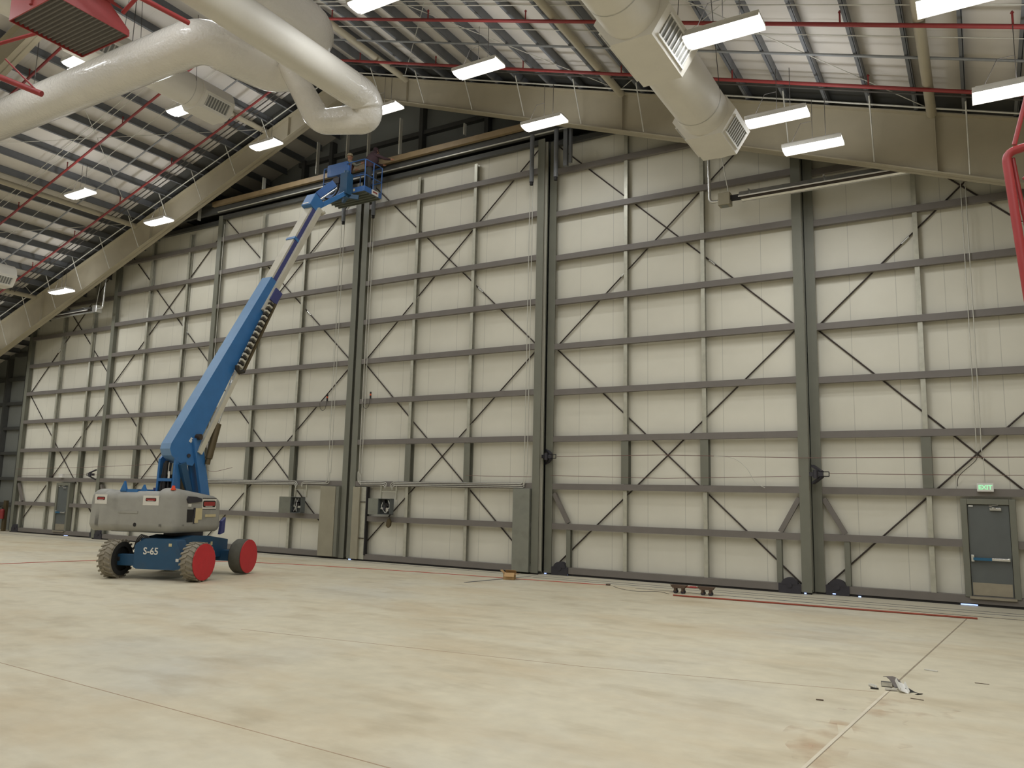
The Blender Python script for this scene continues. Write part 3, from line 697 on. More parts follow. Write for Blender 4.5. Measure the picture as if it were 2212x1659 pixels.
# ------------------------------------------------------------------ lamps
def build_lamp():
    t = thing('high_bay_lamp', (0,0,0), '', 'ceiling light', 'lit high bay lamps')
    L, W = 1.28, .46
    mb = MB(); mb.box(-L/2, L/2, -W/2, W/2, .06, .1); mb.box(-L/2+.05, L/2-.05, -W/2+.06, W/2-.06, .1, .14)
    mb.add([(-L/2,-W/2,.06),(L/2,-W/2,.06),(L/2,-W/2-.01,.0),(-L/2,-W/2-.01,0)],[(0,1,2,3)]); mb.add([(-L/2,W/2,.06),(L/2,W/2,.06),(L/2,W/2+.01,.0),(-L/2,W/2+.01,0)],[(3,2,1,0)])
    mb.build('housing', M['lampbody'], t)
    lens = MB(); pr = [(-W/2+.005,.055),(-W/2+.04,-.0),(-W/2+.1,-.025),(0,-.032),(W/2-.1,-.025),(W/2-.04,0),(W/2-.005,.055)]
    lens.prism(pr, 'x', -L/2+.01, L/2-.01); lens.build('lens', M['lens'], t)
    MB().cyl((-.5,0,.12),(-.25,0,.62),.006,n=5).cyl((0.0,0,.62),(-.25,0,.62),.006,n=5).cyl((.0,0,.12),(0,0,1.15),.007,n=5).build('hanger_wire', M['cable'], t)
    MB().cyl((.28,0,.1),(.28,0,1.1),.008,n=5).build('power_cord', M['cable'], t)
    return t
LAMPS = [ # x, y, z, where
 (2.96,18.35,14.45,'behind the bend of the white duct'),(8.9,18.25,12.55,'above the head of the double door post'),(16.0,18.0,10.23,'lowest of the right group, below the right-hand duct end'),
 (-2.75,18.6,14.6,'just left of the duct elbow, on the rafter'),(-8.6,18.6,12.67,'midway down the long rafter at left'),(-14.95,18.6,10.56,'lowest on the rafter at the far left'),
 (8.75,15.1,12.62,'under the rear red pipe in the middle of the roof'),(15.52,16.6,10.4,'just right of the end of the right-hand duct'),(-2.9,15.3,14.5,'beside the register of the left duct'),(-8.58,15.4,12.67,'alone among the purlins at left'),
 (8.15,11.95,12.8,'cut by the top edge, left of the right-hand duct'),(15.61,12.14,9.89,'large, touching the right-hand duct'),(-3.0,11.9,14.5,'below the red ceiling tray'),(19.75,14.6,9.0,'largest, at the right edge of the picture'),
 (19.1,11.9,9.25,'cut by the top edge at right'),
 (-16.6,15.3,10.0,'hidden'),(-16.6,11.9,10.0,'hidden'),(-8.6,11.9,12.67,'hidden'),(2.95,12,14.4,'hidden'),(2.95,15.2,14.4,'hidden'),(-21.5,18.4,8.5,'hidden'),(-21.5,15.2,8.5,'hidden'),(-21.5,11.9,8.5,'hidden')]
for yy in (8.6, 5.3, 2.0, -1.3, -4.6):
    for xx, zz in ((-21.5,8.5),(-16.6,10.0),(-8.6,12.6),(-2.9,14.4),(2.95,14.4),(8.6,12.6),(16.4,9.9),(21.5,8.4)): LAMPS.append((xx,yy,zz,'hidden'))
proto = build_lamp()
for i, (x, y, z, w) in enumerate(LAMPS):
    o = proto if i == 0 else dup(proto)
    o.location = (x,y,z)
    o['label'] = 'lit high bay lamp ' + w if w != 'hidden' else 'lit white high bay lamp of the same rows, outside the picture'
    ld = bpy.data.lights.get('lamp_light') or bpy.data.lights.new('lamp_light', 'AREA')
    ld.shape = 'RECTANGLE'; ld.size = 1.2; ld.size_y = .4; ld.energy = LAMP_W; ld.color = (1.0,1.03,1.06)
    lu = bpy.data.lights.get('added_uplight') or bpy.data.lights.new('added_uplight', 'AREA')  # upward light added over each housing to brighten ceiling and rafters
    lu.shape = 'RECTANGLE'; lu.size = 1.1; lu.size_y = .3; lu.energy = LAMP_W*UPF; lu.color = (1.0,1.02,1.06)
    lq = bpy.data.objects.new('added_uplight', lu); COL.objects.link(lq); lq.parent = o; lq.location = (0,0,.17); lq.rotation_euler = (math.pi,0,0)
    lo = bpy.data.objects.new('lamp_light', ld); COL.objects.link(lo); lo.parent = o; lo.location = (0,0,-.04)
w = bpy.data.worlds.new('world'); SC.world = w; w.use_nodes = True; w.node_tree.nodes['Background'].inputs[0].default_value = (.6,.65,.75,1); w.node_tree.nodes['Background'].inputs[1].default_value = .02

# ------------------------------------------------------------------ ducts
def register_collar(t, x, z, y0, y1, r, both=True):
    """octagonal saddle box round a duct with louvred faces to the lower left and lower right"""
    k = r/.5
    poly = [(-.46*k,.26*k),(-.66*k,-.08*k),(-.36*k,-.53*k),(.36*k,-.53*k),(.66*k,-.08*k),(.46*k,.26*k)]
    c = MB().prism([(x+a, z+b) for a, b in poly], 'y', y0, y1).build('register_box', M['duct'], t)
    for s in ((1,-1) if both else (1,)):
        p = V((x+s*.66*k,0,z-.08*k)); q = V((x+s*.36*k,0,z-.53*k)); d = (q-p); n = V((s*.45,0,-.30)).normalized()
        up, lo_ = p+d*.16, p+d*.84
        L = y1-y0
        fr = MB(); 
        fr.beam(V((up.x,y0+.1*L,up.z))+n*.012, V((up.x,y1-.1*L,up.z))+n*.012, .03, .03, n); fr.beam(V((lo_.x,y0+.1*L,lo_.z))+n*.012, V((lo_.x,y1-.1*L,lo_.z))+n*.012, .03, .03, n)
        fr.build('register_frame', M['white'], c)
        lv = MB(); N = 9
        for j in range(N):
            yy = y0+.14*L + (y1-y0-.28*L)*j/(N-1)
            lv.beam(V((up.x,yy,up.z))+n*.01, V((lo_.x,yy,lo_.z))+n*.01, .035, .02, n)
        lv.build('louvers', M['louver'], c)
        bk = MB(); a, b2 = V((up.x,y0+.12*L,up.z))+n*.004, V((lo_.x,y1-.12*L,lo_.z))+n*.004
        bk.add([(a.x,a.y,a.z),(a.x,b2.y,a.z),(b2.x,b2.y,b2.z),(b2.x,a.y,b2.z)], [(0,1,2,3)]); bk.build('register_opening', M['louverback'], c)
def straps(t, x, z, r, ys):
    for y in ys:
        mb = MB(); n = 28
        for j in range(n):
            a0 = 2*math.pi*j/n; a1 = 2*math.pi*(j+1)/n
            mb.add([(x+(r+.004)*math.cos(a0),y-.012,z+(r+.004)*math.sin(a0)),(x+(r+.004)*math.cos(a1),y-.012,z+(r+.004)*math.sin(a1)),(x+(r+.004)*math.cos(a1),y+.012,z+(r+.004)*math.sin(a1)),(x+(r+.004)*math.cos(a0),y+.012,z+(r+.004)*math.sin(a0))],[(0,1,2,3)],True)
        mb.build('strap', M['louver'], t)
        zz = roofz(x)-.1
        MB().cyl((x-r*.98,y,z),(x-r*.6,y,roofz(x-r*.6)-.02),.008,n=5).cyl((x+r*.98,y,z),(x+r*.6,y,roofz(x+r*.6)-.02),.008,n=5).build('hanger_wire', M['cable'], t)
def ydu(name, x, z, r, y0, y1, label, collars, strap):
    t = thing(name, (x,y1,z), label, 'duct', 'white round air ducts')
    MB().cyl((x,y0,z),(x,y1,z),r,n=40).build('duct_run', M['duct'], t)
    for a, b in collars: register_collar(t, x, z, a, b, r)
    straps(t, x, z, r, strap)
    return t
ydu('air_duct', 14.4, 10.1, .5, -11.5, 16.25, 'large white round duct at upper right with louvred register boxes', [(11.1,12.6),(15.0,16.15),(6.0,7.5),(1.5,3.0)], (10.4,14.5,8.5))
ydu('air_duct', -1.75, 14.55, .5, -11.5, 15.95, 'white round duct at upper left, partly behind the long bent duct, ending in a register', [(14.75,15.85),(10.9,12.2)], (14.5,12.6))
ydu('air_duct', -14.6, 10.6, .45, -11.5, 16.35, 'short visible end of a white duct with a register at the left edge', [(15.2,16.3),(11.2,12.4)], (14.9,))
# bent spiral duct group
def jag(pts, r, amp=.0): return pts
def bend(pts, rad, k=7):
    """round the corners of a polyline"""
    pts = [V(p) for p in pts]; out = [pts[0]]
    for i in range(1, len(pts)-1):
        p, c, n = pts[i-1], pts[i], pts[i+1]; a = (p-c); b = (n-c); ra = min(rad, a.length*.49, b.length*.49)
        s = c+a.normalized()*ra; e = c+b.normalized()*ra
        for j in range(k+1):
            u = j/k; out.append(s*(1-u)**2 + c*2*u*(1-u) + e*u*u)
    out.append(pts[-1]); return out
t = thing('bent_duct', (3.4,11.2,12.9), 'white insulated duct entering from the left edge and bending toward the doors', 'duct', 'white round air ducts')
MB().tube(bend([(-9,11.2,13.0),(3.42,11.2,12.9),(3.5,13.45,13.1),(4.6,13.6,13.3)], .55, 9), [.52]*9+[.55]*13, 32).build('duct_run', M['duct_shiny'], t)
for x in (-4.0, .6):
    MB().cyl((x,11.2,13.45),(x,11.2,roofz(x)-.02),.01,n=5).build('hanger_wire', M['cable'], t)
br = MB().tube(bend([(4.15,13.2,13.1),(4.68,13.91,11.67),(5.98,14.33,11.66),(6.0,14.12,12.13),(6.0,13.0,12.13)], .3, 8), [.28]+[.33]*9+[.38]*9+[.42]*10, 28).build('branch_bend', M['duct_shiny'], t)
t = ydu('straight_duct', 6.0, 12.13, .42, -11.5, 13.5, 'long straight white duct running diagonally across, joined by a hairpin bend', [], ())
t = thing('upper_duct', (6,14,14), 'upper white duct behind the straight one, ending in a rounded bend', 'duct', 'white round air ducts')
MB().tube(bend([(5.45,-11.5,13.5),(5.45,13.1,13.5),(4.2,13.4,13.2)], .7, 8), .46, 32).build('duct_run', M['duct_shiny'], t)

# ------------------------------------------------------------------ red ceiling tray and red tubes at upper left
t = thing('ceiling_tray', (4.2,7.7,11), 'red framed tray with corrugated dark underside hanging at upper left', 'tray')
x0, x1, y0, y1, z = 3.44, 4.99, 7.01, 8.42, 11.0
n = 64; pts = []
for k in range(n+1): pts.append((y0+(y1-y0)*k/n, z+(.04 if (k//2)%2 else 0)))
mb = MB()
for k in range(n): 
    (a, za), (b, zb) = pts[k], pts[k+1]
    mb.add([(x0,a,za),(x1,a,za),(x1,b,zb),(x0,b,zb)], [(0,1,2,3)])
mb.build('corrugated_deck', M['traydeck'], t)
MB().prism([(y1,z-.03),(y1,z+.08),(y1-.45,z+.42),(y0,z+.46),(y0,z-.03)], 'x', x1, x1+.02).build('side_plate', M['redpaint'], t)
for a, b, c, d, h in ((x0-.02,x0,y0,y1,.3),(x0,x1,y0-.02,y0,.42),(x0,x1,y1,y1+.02,.06)):
    MB().box(a,b,c,d,z-.03,z+h).build('side_plate', M['redpaint'], t)
MB().cyl((4.2,7,11.05),(4.2,7,roofz(4.2)-.02),.05,n=10).build('hanger_post', M['redpaint'], t)
# triangular plate next to the tray and the red tubes
t = thing('red_hoist_frame', (6,6.5,10), 'red tubular frame with long diagonal tubes beyond the red tray', 'hoist frame')
MB().prism([(8.3,11.42),(7.0,11.42),(7.0,11.75)], 'x', 5.0, 5.02).build('gusset_plate', M['redpaint'], t)
MB().cyl((6.0,5.4,11.0),(6.0,9.0,11.27),.05,n=12).build('tube', M['redpaint'], t)
MB().cyl((5.3,6.6,11.6),(6.0,8.6,11.27),.02,n=8).build('tie_rod', M['redpaint'], t)
MB().cyl((5.1,8.2,11.3),(6.4,8.2,11.9),.04,n=8).build('cross_tube', M['redpaint'], t)
MB().cyl((6.0,7,11.7),(6.0,7,roofz(6)-.02),.02,n=8).build('hanger_post', M['redpaint'], t)
t = thing('red_brace_frame', (-3,9,13), 'red tubular brace truss at the left edge below the red tray', 'brace frame')
for p, q, r in RED_TUBES: MB().cyl(p, q, r, n=12).build('tube', M['redpaint'], t)
# hanging lattice at the right edge
t = thing('hanging_lattice', (19.45,9,3.6), 'red tubular lattice mast hanging at the right edge with a small hook', 'lattice mast')
MB().tube(bend([(19.42,9,4.02),(19.3,9,5.75),(19.9,9,5.85)], .1, 5), .042, 14).build('main_tube', M['redpaint'], t)
MB().cyl((19.36,9.05,5.7),(19.42,9.05,5.1),.022,n=10).cyl((19.42,9.05,5.1),(19.55,9.05,3.9),.02,n=8).build('inner_tube', M['redpaint'], t)
MB().cyl((19.85,9,4.1),(19.75,9,5.75),.042,n=12).build('second_tube', M['redpaint'], t)
lc = MB()
for p, q in (((19.44,5.1),(19.76,5.45)),((19.46,4.82),(19.8,4.82)),((19.46,4.35),(19.83,4.75)),((19.5,4.2),(19.83,4.2)),((19.43,5.45),(19.76,5.68))): lc.cyl((p[0],9,p[1]),(q[0],9,q[1]),.014,n=8)
lc.build('lacing', M['redpaint'], t)
MB().cyl((19.42,9,3.98),(19.425,9,4.06),.06,n=12).cyl((19.42,9,4.08),(19.42,9,4.1),.055,n=12).build('end_flange', M['redpaint'], t)
MB().tube(smooth_path([(19.44,9,4.0),(19.44,9,3.86),(19.47,9,3.82),(19.53,9,3.84),(19.54,9,3.9)],4), .012, 8).build('hook', M['redpaint'], t)
MB().cyl((19.38,9,5.82),(19.75,9,7.2),.022,n=10).cyl((19.75,9,7.2),(19.9,9,roofz(19.9)-.1),.022,n=10).build('stay_tube', M['redpaint'], t)
MB().cyl((19.66,9,5.84),(19.66,9,5.93),.012,n=8).build('bolt', M['chrome'], t)

# ------------------------------------------------------------------ radiant tube heaters
def heater(x0, x1, y, z, s, label):
    """burner box at x0, tube running toward x1"""
    t = thing('radiant_heater', (x0,y,z), label, 'heater', 'radiant tube heaters behind the rafter')
    b = MB().box(x0-.16, x0+.16, y-.14, y+.14, z-.19, z+.15).build('burner_box', M['cover'] if s > 0 else M['chrome'], t, .015)
    MB().box(x0-.1, x0+.08, y-.1, y+.1, z-.2, z-.19).build('box_cover', M['galv'], b)
    a = x0+s*.16; MB().box(min(a,a+s*.25), max(a,a+s*.25), y-.07, y+.07, z-.06, z+.06).build('fan_housing', M['black'], t)
    a = x0+s*.4
    MB().cyl((a,y,z-.02),(x1,y,z-.02),.05,n=16).build('radiant_tube', M['rod'], t)
    mb = MB(); xa, xb = min(a,x1), max(a,x1)
    for p, q in (((-.2,-.06),(-.1,.09)),((-.1,.09),(.1,.09)),((.1,.09),(.2,-.06))):
        mb.add([(xa,y+p[0],z+p[1]),(xb,y+p[0],z+p[1]),(xb,y+q[0],z+q[1]),(xa,y+q[0],z+q[1]),(xa,y+p[0],z+p[1]+.012),(xb,y+p[0],z+p[1]+.012),(xb,y+q[0],z+q[1]+.012),(xa,y+q[0],z+q[1]+.012)],[(0,1,2,3),(7,6,5,4),(0,4,5,1),(2,6,7,3)])
    mb.build('reflector', M['chrome'], t)
    MB().box(xa, xb, y-.215, y-.195, z-.075, z-.045).box(xa, xb, y+.195, y+.215, z-.075, z-.045).build('reflector_lip', M['white'], t)
    k = MB()
    for q in range(3): xx = xa+(xb-xa)*(.06+.42*q); k.box(xx-.02, xx+.02, y-.21, y+.21, z+.1, z+.12)
    k.build('hanger_clip', M['chrome'], t)
    MB().tube(bend([(x0-s*.16,y,z-.02),(x0-s*.42,y,z-.02),(x0-s*.44,y,z+1.4)],.16,6), .042, 12).build('intake_pipe', M['chrome'], t)
    MB().cyl((x0+s*.1,y,z+.14),(x0-s*.1,y,z+1.35),.015,n=6).build('hanger_rod', M['conduit'], t)
    return t
heater(13.36, 18.2, 20.3, 10.26, 1, 'radiant tube heater at right with a grey burner box and vertical pipe')
heater(-15.0, -19.8, 20.3, 10.2, -1, 'radiant tube heater at far left below the rafter')

# ------------------------------------------------------------------ things on the floor
t = thing('cardboard_box', (7.68,18.95,0), 'small open cardboard box on the floor near the double door post', 'box')
R = Matrix.Rotation(math.radians(18),4,'Z'); MM = Matrix.Translation((7.68,18.98,0)) @ R
w, d, h, th = .3, .24, .17, .006
mb = MB(MM); mb.box(-w/2,w/2,-d/2,d/2,0,th); mb.box(-w/2,w/2,-d/2,-d/2+th,0,h); mb.box(-w/2,w/2,d/2-th,d/2,0,h); mb.box(-w/2,-w/2+th,-d/2,d/2,0,h); mb.box(w/2-th,w/2,-d/2,d/2,0,h); mb.build('carton', M['card'], t)
for nm, c, sx, sy, rx, ry in (('flap',(0.03,-d/2-.05,h-.03),w*.9,.12,55,0),('flap',(0,d/2+.04,h+.03),w,.12,-40,0),('flap',(-w/2-.04,0,h+.04),.12,d,0,40),('flap',(w/2+.05,0,h-.02),.12,d,0,-10)):
    MB(MM).obox(c, sx, sy, th, Euler((math.radians(rx),math.radians(ry),0)).to_matrix()).build(nm, M['card'], t)
# dolly: two small trucks with casters joined by a bar
t = thing('pipe_dolly', (12.76,19.05,0), 'low brown dolly of two caster trucks joined by a bar, beside the floor rails', 'dolly')
for x, y in ((12.44,19.03),(13.1,19.08)):
    mb = MB(); mb.prism([(x-.2,.2),(x-.14,.13),(x+.14,.13),(x+.2,.2)], 'y', y-.09, y+.09); tr = mb.build('truck', M['rust'], t)
    for a in (-.085,.1):
        MB().cyl((x+a,y-.06,.045),(x+a,y-.02,.045),.045,n=14).cyl((x+a,y+.03,.045),(x+a,y+.07,.045),.045,n=14).build('caster', M['housing'], tr)
        MB().box(x+a-.025,x+a+.025,y-.07,y+.07,.05,.13).build('caster_fork', M['rust'], tr)
MB().cyl((12.44,19.03,.165),(13.1,19.08,.165),.016,n=8).build('tie_bar', M['brownred'], t)
MB().cyl((12.7,19.05,.17),(12.85,19.06,.17),.024,n=8).build('coupling', M['redpaint'], t)
o = MB().cyl((12.5,18.42,.02),(18.68,18.84,.02),.018,n=10).build('floor_pipe', M['brownred']); tag(center(o), 'long thin red-brown pipe lying on the floor along the rails at right', 'pipe')
pts = smooth_path([(10.35,19.47,.008),(7.57,19.17,.008),(4.62,18.87,.008),(-.12,18.0,.008),(-3.0,16.6,.008),(-4.7,14.6,.008),(-5.3,12.2,.008),(-5.3,10.5,.008)], 8)
o = MB().tube(pts, .008, 6).build('marking_string', M['cord']); tag(o, 'thin red string stretched along the floor in front of the doors', 'cord')
o = MB().box(10.33,10.43,19.43,19.5,0,.04).build('string_weight', M['rust']); tag(center(o), 'small brown weight at the right end of the red string', 'weight')
o = MB().tube(smooth_path([(10.6,19.3,.006),(11.0,18.9,.006),(11.5,18.7,.006),(11.9,19.0,.006),(12.3,18.7,.006)],6), .005, 6).build('loose_wire', M['cable']); tag(o, 'thin loose wire looping on the floor left of the dolly', 'wire')
# scrap pile at lower right
def scrap(nm, loc, rot, dims, m, label, shape='box', grp='scrap pieces in the heap on the floor joint'):
    t = thing(nm, loc, label, 'scrap', grp); MM = Matrix.Translation(loc) @ Euler([math.radians(a) for a in rot]).to_matrix().to_4x4()
    sx, sy, sz = dims; mb = MB(MM)
    if shape == 'channel':
        mb.box(-sx/2,sx/2,-sy/2,sy/2,0,.006); mb.box(-sx/2,sx/2,-sy/2,-sy/2+.006,0,sz); mb.box(-sx/2,sx/2,sy/2-.006,sy/2,0,sz)
    elif shape == 'sheet':
        n = 6
        for k in range(n):
            a = -sx/2+sx*k/n; b = a+sx/n; za = sz*math.sin(k*1.1); zb2 = sz*math.sin((k+1)*1.1)
            mb.add([(a,-sy/2,za),(b,-sy/2,zb2),(b,sy/2,zb2*.6),(a,sy/2,za*.6),(a,-sy/2,za+.005),(b,-sy/2,zb2+.005),(b,sy/2,zb2*.6+.005),(a,sy/2,za*.6+.005)],[(0,3,2,1),(4,5,6,7),(0,1,5,4),(1,2,6,5),(2,3,7,6),(3,0,4,7)])
    else: mb.box(-sx/2,sx/2,-sy/2,sy/2,0,sz)
    mb.build({'channel':'channel_strip','sheet':'crumpled_sheet','box':'piece'}[shape], m, t); return t
sp = (17.93,11.12)
scrap('scrap_sheet', (sp[0]-.04,sp[1]+.08,.03), (0,14,-52), (.42,.13,.03), M['scrap'], 'grey crumpled plastic sheet on top of the scrap heap', 'sheet')
scrap('scrap_sheet', (sp[0]+.1,sp[1]-.12,.012), (0,4,-35), (.3,.1,.02), M['tiredark'], 'dark strip at the right of the scrap heap', 'sheet')
scrap('scrap_bracket', (sp[0]+.02,sp[1]-.12,.04), (-20,12,-75), (.27,.11,.04), M['scrapw'], 'white plastic bracket lying in the scrap heap', 'channel')
scrap('scrap_strip', (sp[0]-.09,sp[1]-.2,.008), (0,0,20), (.13,.03,.02), M['decalwhite'], 'short pale strip left of the white bracket', 'channel')
scrap('scrap_strip', (sp[0]-.16,sp[1]+.02,.006), (0,0,10), (.12,.07,.05), M['chrome'], 'grey metal offcut at the left of the scrap heap', 'channel')
scrap('scrap_strip', (18.18,12.55,.004), (0,0,-12), (.17,.02,.012), M['scrapw'], 'thin white strip on the floor just beyond the scrap heap', 'box', 'small bits of scrap on the floor')
scrap('scrap_offcut', (17.63,11.0,.006), (0,0,-50), (.12,.035,.025), M['scrapw'], 'small bent white and dark offcut left of the scrap heap', 'channel', 'small bits of scrap on the floor')
scrap('scrap_offcut', (17.66,10.9,.004), (0,0,10), (.09,.03,.012), M['tiredark'], 'dark sliver beside the small bent offcut', 'box', 'small bits of scrap on the floor')
scrap('scrap_stick', (18.14,10.62,.003), (0,0,-8), (.14,.008,.006), M['rust'], 'thin brown stick right below the scrap heap', 'box', 'small bits of scrap on the floor')
scrap('scrap_stick', (18.78,12.05,.003), (0,0,4), (.16,.008,.006), M['rust'], 'thin brown stick farthest right on the floor', 'box', 'small bits of scrap on the floor')
scrap('scrap_stick', (17.2,9.9,.003), (0,0,10), (.08,.02,.008), M['rust'], 'dark chip left of the pink floor stain', 'box', 'small bits of scrap on the floor')
# red fire extinguisher / reel at far left
t = thing('fire_extinguisher', (-23.2,21.7,0), 'red extinguisher standing against the dark wall at the far left edge', 'fire extinguisher')
MB().cyl((-23.0,21.3,.6),(-23.0,21.3,1.0),.11,n=16).ball((-23.0,21.3,1.0),.11,.11,.1).build('cylinder', M['redpipe'], t)
MB().cyl((-23.0,21.3,1.08),(-23.0,21.3,1.16),.03,n=8).build('valve', M['black'], t)
MB().box(-23.12,-22.88,21.38,21.5,0,1.5).build('stand', M['olive'], t)
MB().tube(smooth_path([(-23,21.3,1.14),(-23.15,21.25,1.2),(-23.2,21.22,.9),(-23.1,21.2,.75)],5), .015, 6).build('hose', M['black'], t)
# ------------------------------------------------------------------ boom lift
LC = V((.82,13.755,0)); aang = math.radians(19.5)
MC = Matrix.Translation(LC) @ Matrix.Rotation(aang, 4, 'Z')          # chassis frame: x across, y along
lift = thing('boom_lift', LC, 'blue and grey telescopic boom lift on four wheels, boom raised to the door head', 'boom lift')
TR, WB, RAD, TW = 1.13, 1.05, .475, .36
def wheel(cx, cy, sx, tread, cover, steer=0):
    W = MC @ Matrix.Translation((cx,cy,RAD)) @ Matrix.Rotation(math.radians(steer),4,'Z')
    n = 40; mb = MB(W)
    prof = [(-TW/2,RAD*.62),(-TW/2,RAD*.86),(-TW/2+.05,RAD*.955),(TW/2-.05,RAD*.955),(TW/2,RAD*.86),(TW/2,RAD*.62)]
    vs = []; 
    for k in range(n):
        a = 2*math.pi*k/n
        for x, r in prof: vs.append((x, r*math.cos(a), r*math.sin(a)))
    m = len(prof); mb.add(vs, [(k*m+j, k*m+j+1, ((k+1)%n)*m+j+1, ((k+1)%n)*m+j) for k in range(n) for j in range(m-1)], True)
    if tread:
        L = 22
        for k in range(L):
            for s in (-1, 1):
                a = 2*math.pi*(k+(.5 if s > 0 else 0))/L
                pts = []
                for x, da in ((s*TW/2*1.0,.10),(s*.0,-.06)):
                    for rr in (RAD*.93, RAD):
                        for dd in (-.055,.055): pts.append((x, rr*math.cos(a+da+dd), rr*math.sin(a+da+dd)))
                mb.add(pts, [(0,1,3,2),(4,6,7,5),(0,4,5,1),(2,3,7,6),(0,2,6,4),(1,5,7,3)])
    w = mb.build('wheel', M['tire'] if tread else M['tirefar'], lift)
    # rim dish on the inner side, cover disc on the outer side
    r = MB(W); r.cyl((-sx*TW*.3,0,0),(-sx*TW*.05,0,0),RAD*.64,RAD*.5,28); r.cyl((-sx*TW*.5,0,0),(-sx*.05,0,0),RAD*.22,n=16); r.build('rim', M['tiredark'], w)
    ring = MB(W); vs = []
    for k in range(n):
        a = 2*math.pi*k/n
        for x, rr in ((-sx*(TW/2+.002),RAD*.62),(-sx*(TW/2+.002),RAD*.87)): vs.append((x, rr*math.cos(a), rr*math.sin(a)))
    ring.add(vs, [(k*2,k*2+1,((k+1)%n)*2+1,((k+1)%n)*2) for k in range(n)]); ring.build('sidewall', M['tiredark'], w)
    if cover:
        c = MB(W); c.cyl((sx*(TW/2+.0),0,0),(sx*(TW/2+.018),0,0),RAD*.93,n=40); tag(c.build('wheel_cover', M['reddisc'], w), 'round red cover over the wheel')
    else:
        c = MB(W); c.cyl((sx*TW/2,0,0),(sx*(TW/2-.06),0,0),RAD*.62,n=28); c.build('hub', M['tiredark'], w)
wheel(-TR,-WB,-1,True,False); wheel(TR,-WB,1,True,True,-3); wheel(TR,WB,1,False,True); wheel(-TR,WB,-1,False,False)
ch = MB(MC)
# rear frame plate between the near wheels, with sloping top
ch.prism([(-.5,.3),(-.42,.26),(.62,.26),(.8,.3),(.8,.62),(.62,.98),(.42,1.0),(-.2,1.0),(-.46,.88),(-.5,.8)], 'y', -WB-.18, -WB+.2)
ch.prism([(-WB+.1,.45),(WB-.05,.45),(WB+.2,.55),(WB+.2,.9),(.35,1.02),(-.35,1.06),(-WB+.1,.98)], 'x', -.55, .55)
ch.build('chassis', M['bluedark'], lift, .02)
MB(MC).box(-TR+.1, TR-.1, -WB-.09, -WB+.09, RAD-.16, RAD+.12).build('rear_axle', M['bluedark'], lift, .015)
MB(MC).box(-TR+.1, TR-.1, WB-.1, WB+.1, RAD-.14, RAD+.15).build('front_axle', M['bluedark'], lift, .015)
MB(MC).cyl((0,0,.98),(0,0,1.16),.48,n=32).build('slew_ring', M['housing'], lift)
text('S-65', .235, MC @ Matrix.Translation((-.04,-WB-.187,.69)) @ Matrix.Rotation(math.pi/2,4,'X'), M['decalwhite'], lift, 'model_lettering')
for x, z, m in ((.48,.86,'yellow'),(.7,.5,'decalwhite')): MB(MC).box(x-.04,x+.04,-WB-.19,-WB-.18,z-.035,z+.035).build('sticker', M[m], lift)
for y, z in ((.05,.82),(.45,.82)): MB(MC).box(.55,.56,y-.04,y+.04,z-.05,z+.05).build('sticker', M['yellow'], lift)
hs = MB(MC)
for k in range(3): hs.tube(smooth_path([(-.2-.05*k,-WB-.05,1.0),(-.35-.05*k,-WB-.02,1.06+.01*k),(-.52-.04*k,-WB+.02,.95),(-.7,-WB+.05,.7)],4), .014, 6)
hs.build('hydraulic_hose', M['black'], lift)
# turntable frame: origin at the near right lower corner of the cowl
TA = math.radians(104); Lx = V((math.sin(TA), -math.cos(TA), 0)); Ly = V((math.cos(TA), math.sin(TA), 0))
CW, CL = 2.72, 2.0
Cc = V((1.70,12.76,0)) - Lx*CW/2
MT = Matrix(((Lx.x,Ly.x,0,Cc.x),(Lx.y,Ly.y,0,Cc.y),(0,0,1,0),(0,0,0,1)))       # x across (right +), y toward the boom tip
def cowl(name, x0, x1, y0, y1, z0, z1, r, rt, drop=0):
    """rounded moulded cover: plan corner radius r, top edge radius rt"""
    rings = []
    N = 6
    def ring(ins, z):
        pts = []
        for cx, cy, a0 in ((x1-r,y1-r,0),(x0+r,y1-r,90),(x0+r,y0+r,180),(x1-r,y0+r,270)):
            for k in range(N+1):
                a = math.radians(a0+90*k/N); rr = max(r-ins,.01)
                pts.append((cx+rr*math.cos(a), cy+rr*math.sin(a), z))
        return pts
    lv = [ring(.1, z0), ring(.04, z0+.05), ring(.0, z0+.16), ring(-.0, z0+.19), ring(.0, z0+.22), ring(.02, z1-rt)]
    for k in range(1, 6):
        a = math.pi/2*k/5; lv.append(ring(.02+rt*(1-math.cos(a))*.95, z1-rt+rt*math.sin(a)))
    m = len(lv[0]); Q = len(lv)
    vs = [(p[0], p[1], p[2]-drop*max(0,(p[1]-y0)/(y1-y0))**1.6*(p[2]-z0)/(z1-z0)) for l in lv for p in l]
    fs = [tuple(range(m))[::-1], tuple(range((Q-1)*m, Q*m))]
    for k in range(Q-1):
        for i in range(m): j = (i+1)%m; fs.append((k*m+i,k*m+j,(k+1)*m+j,(k+1)*m+i))
    mb = MB(MT); mb.add(vs, fs, True); return mb.build(name, M['cowl'], lift)
h = CW/2
cowl('counterweight_cowl', -h, h, 0.0, .75, 1.14, 2.16, .34, .22)
cowl('right_cowl', h-.72, h, .0, CL, 1.14, 2.26, .3, .26, .24)
cowl('left_cowl', -h, -h+.75, .0, CL, 1.14, 2.2, .3, .26, .15)
MB(MT).box(-h+.6, h-.6, .3, CL-.05, 1.12, 1.5).build('turntable_deck', M['bluedark'], lift)
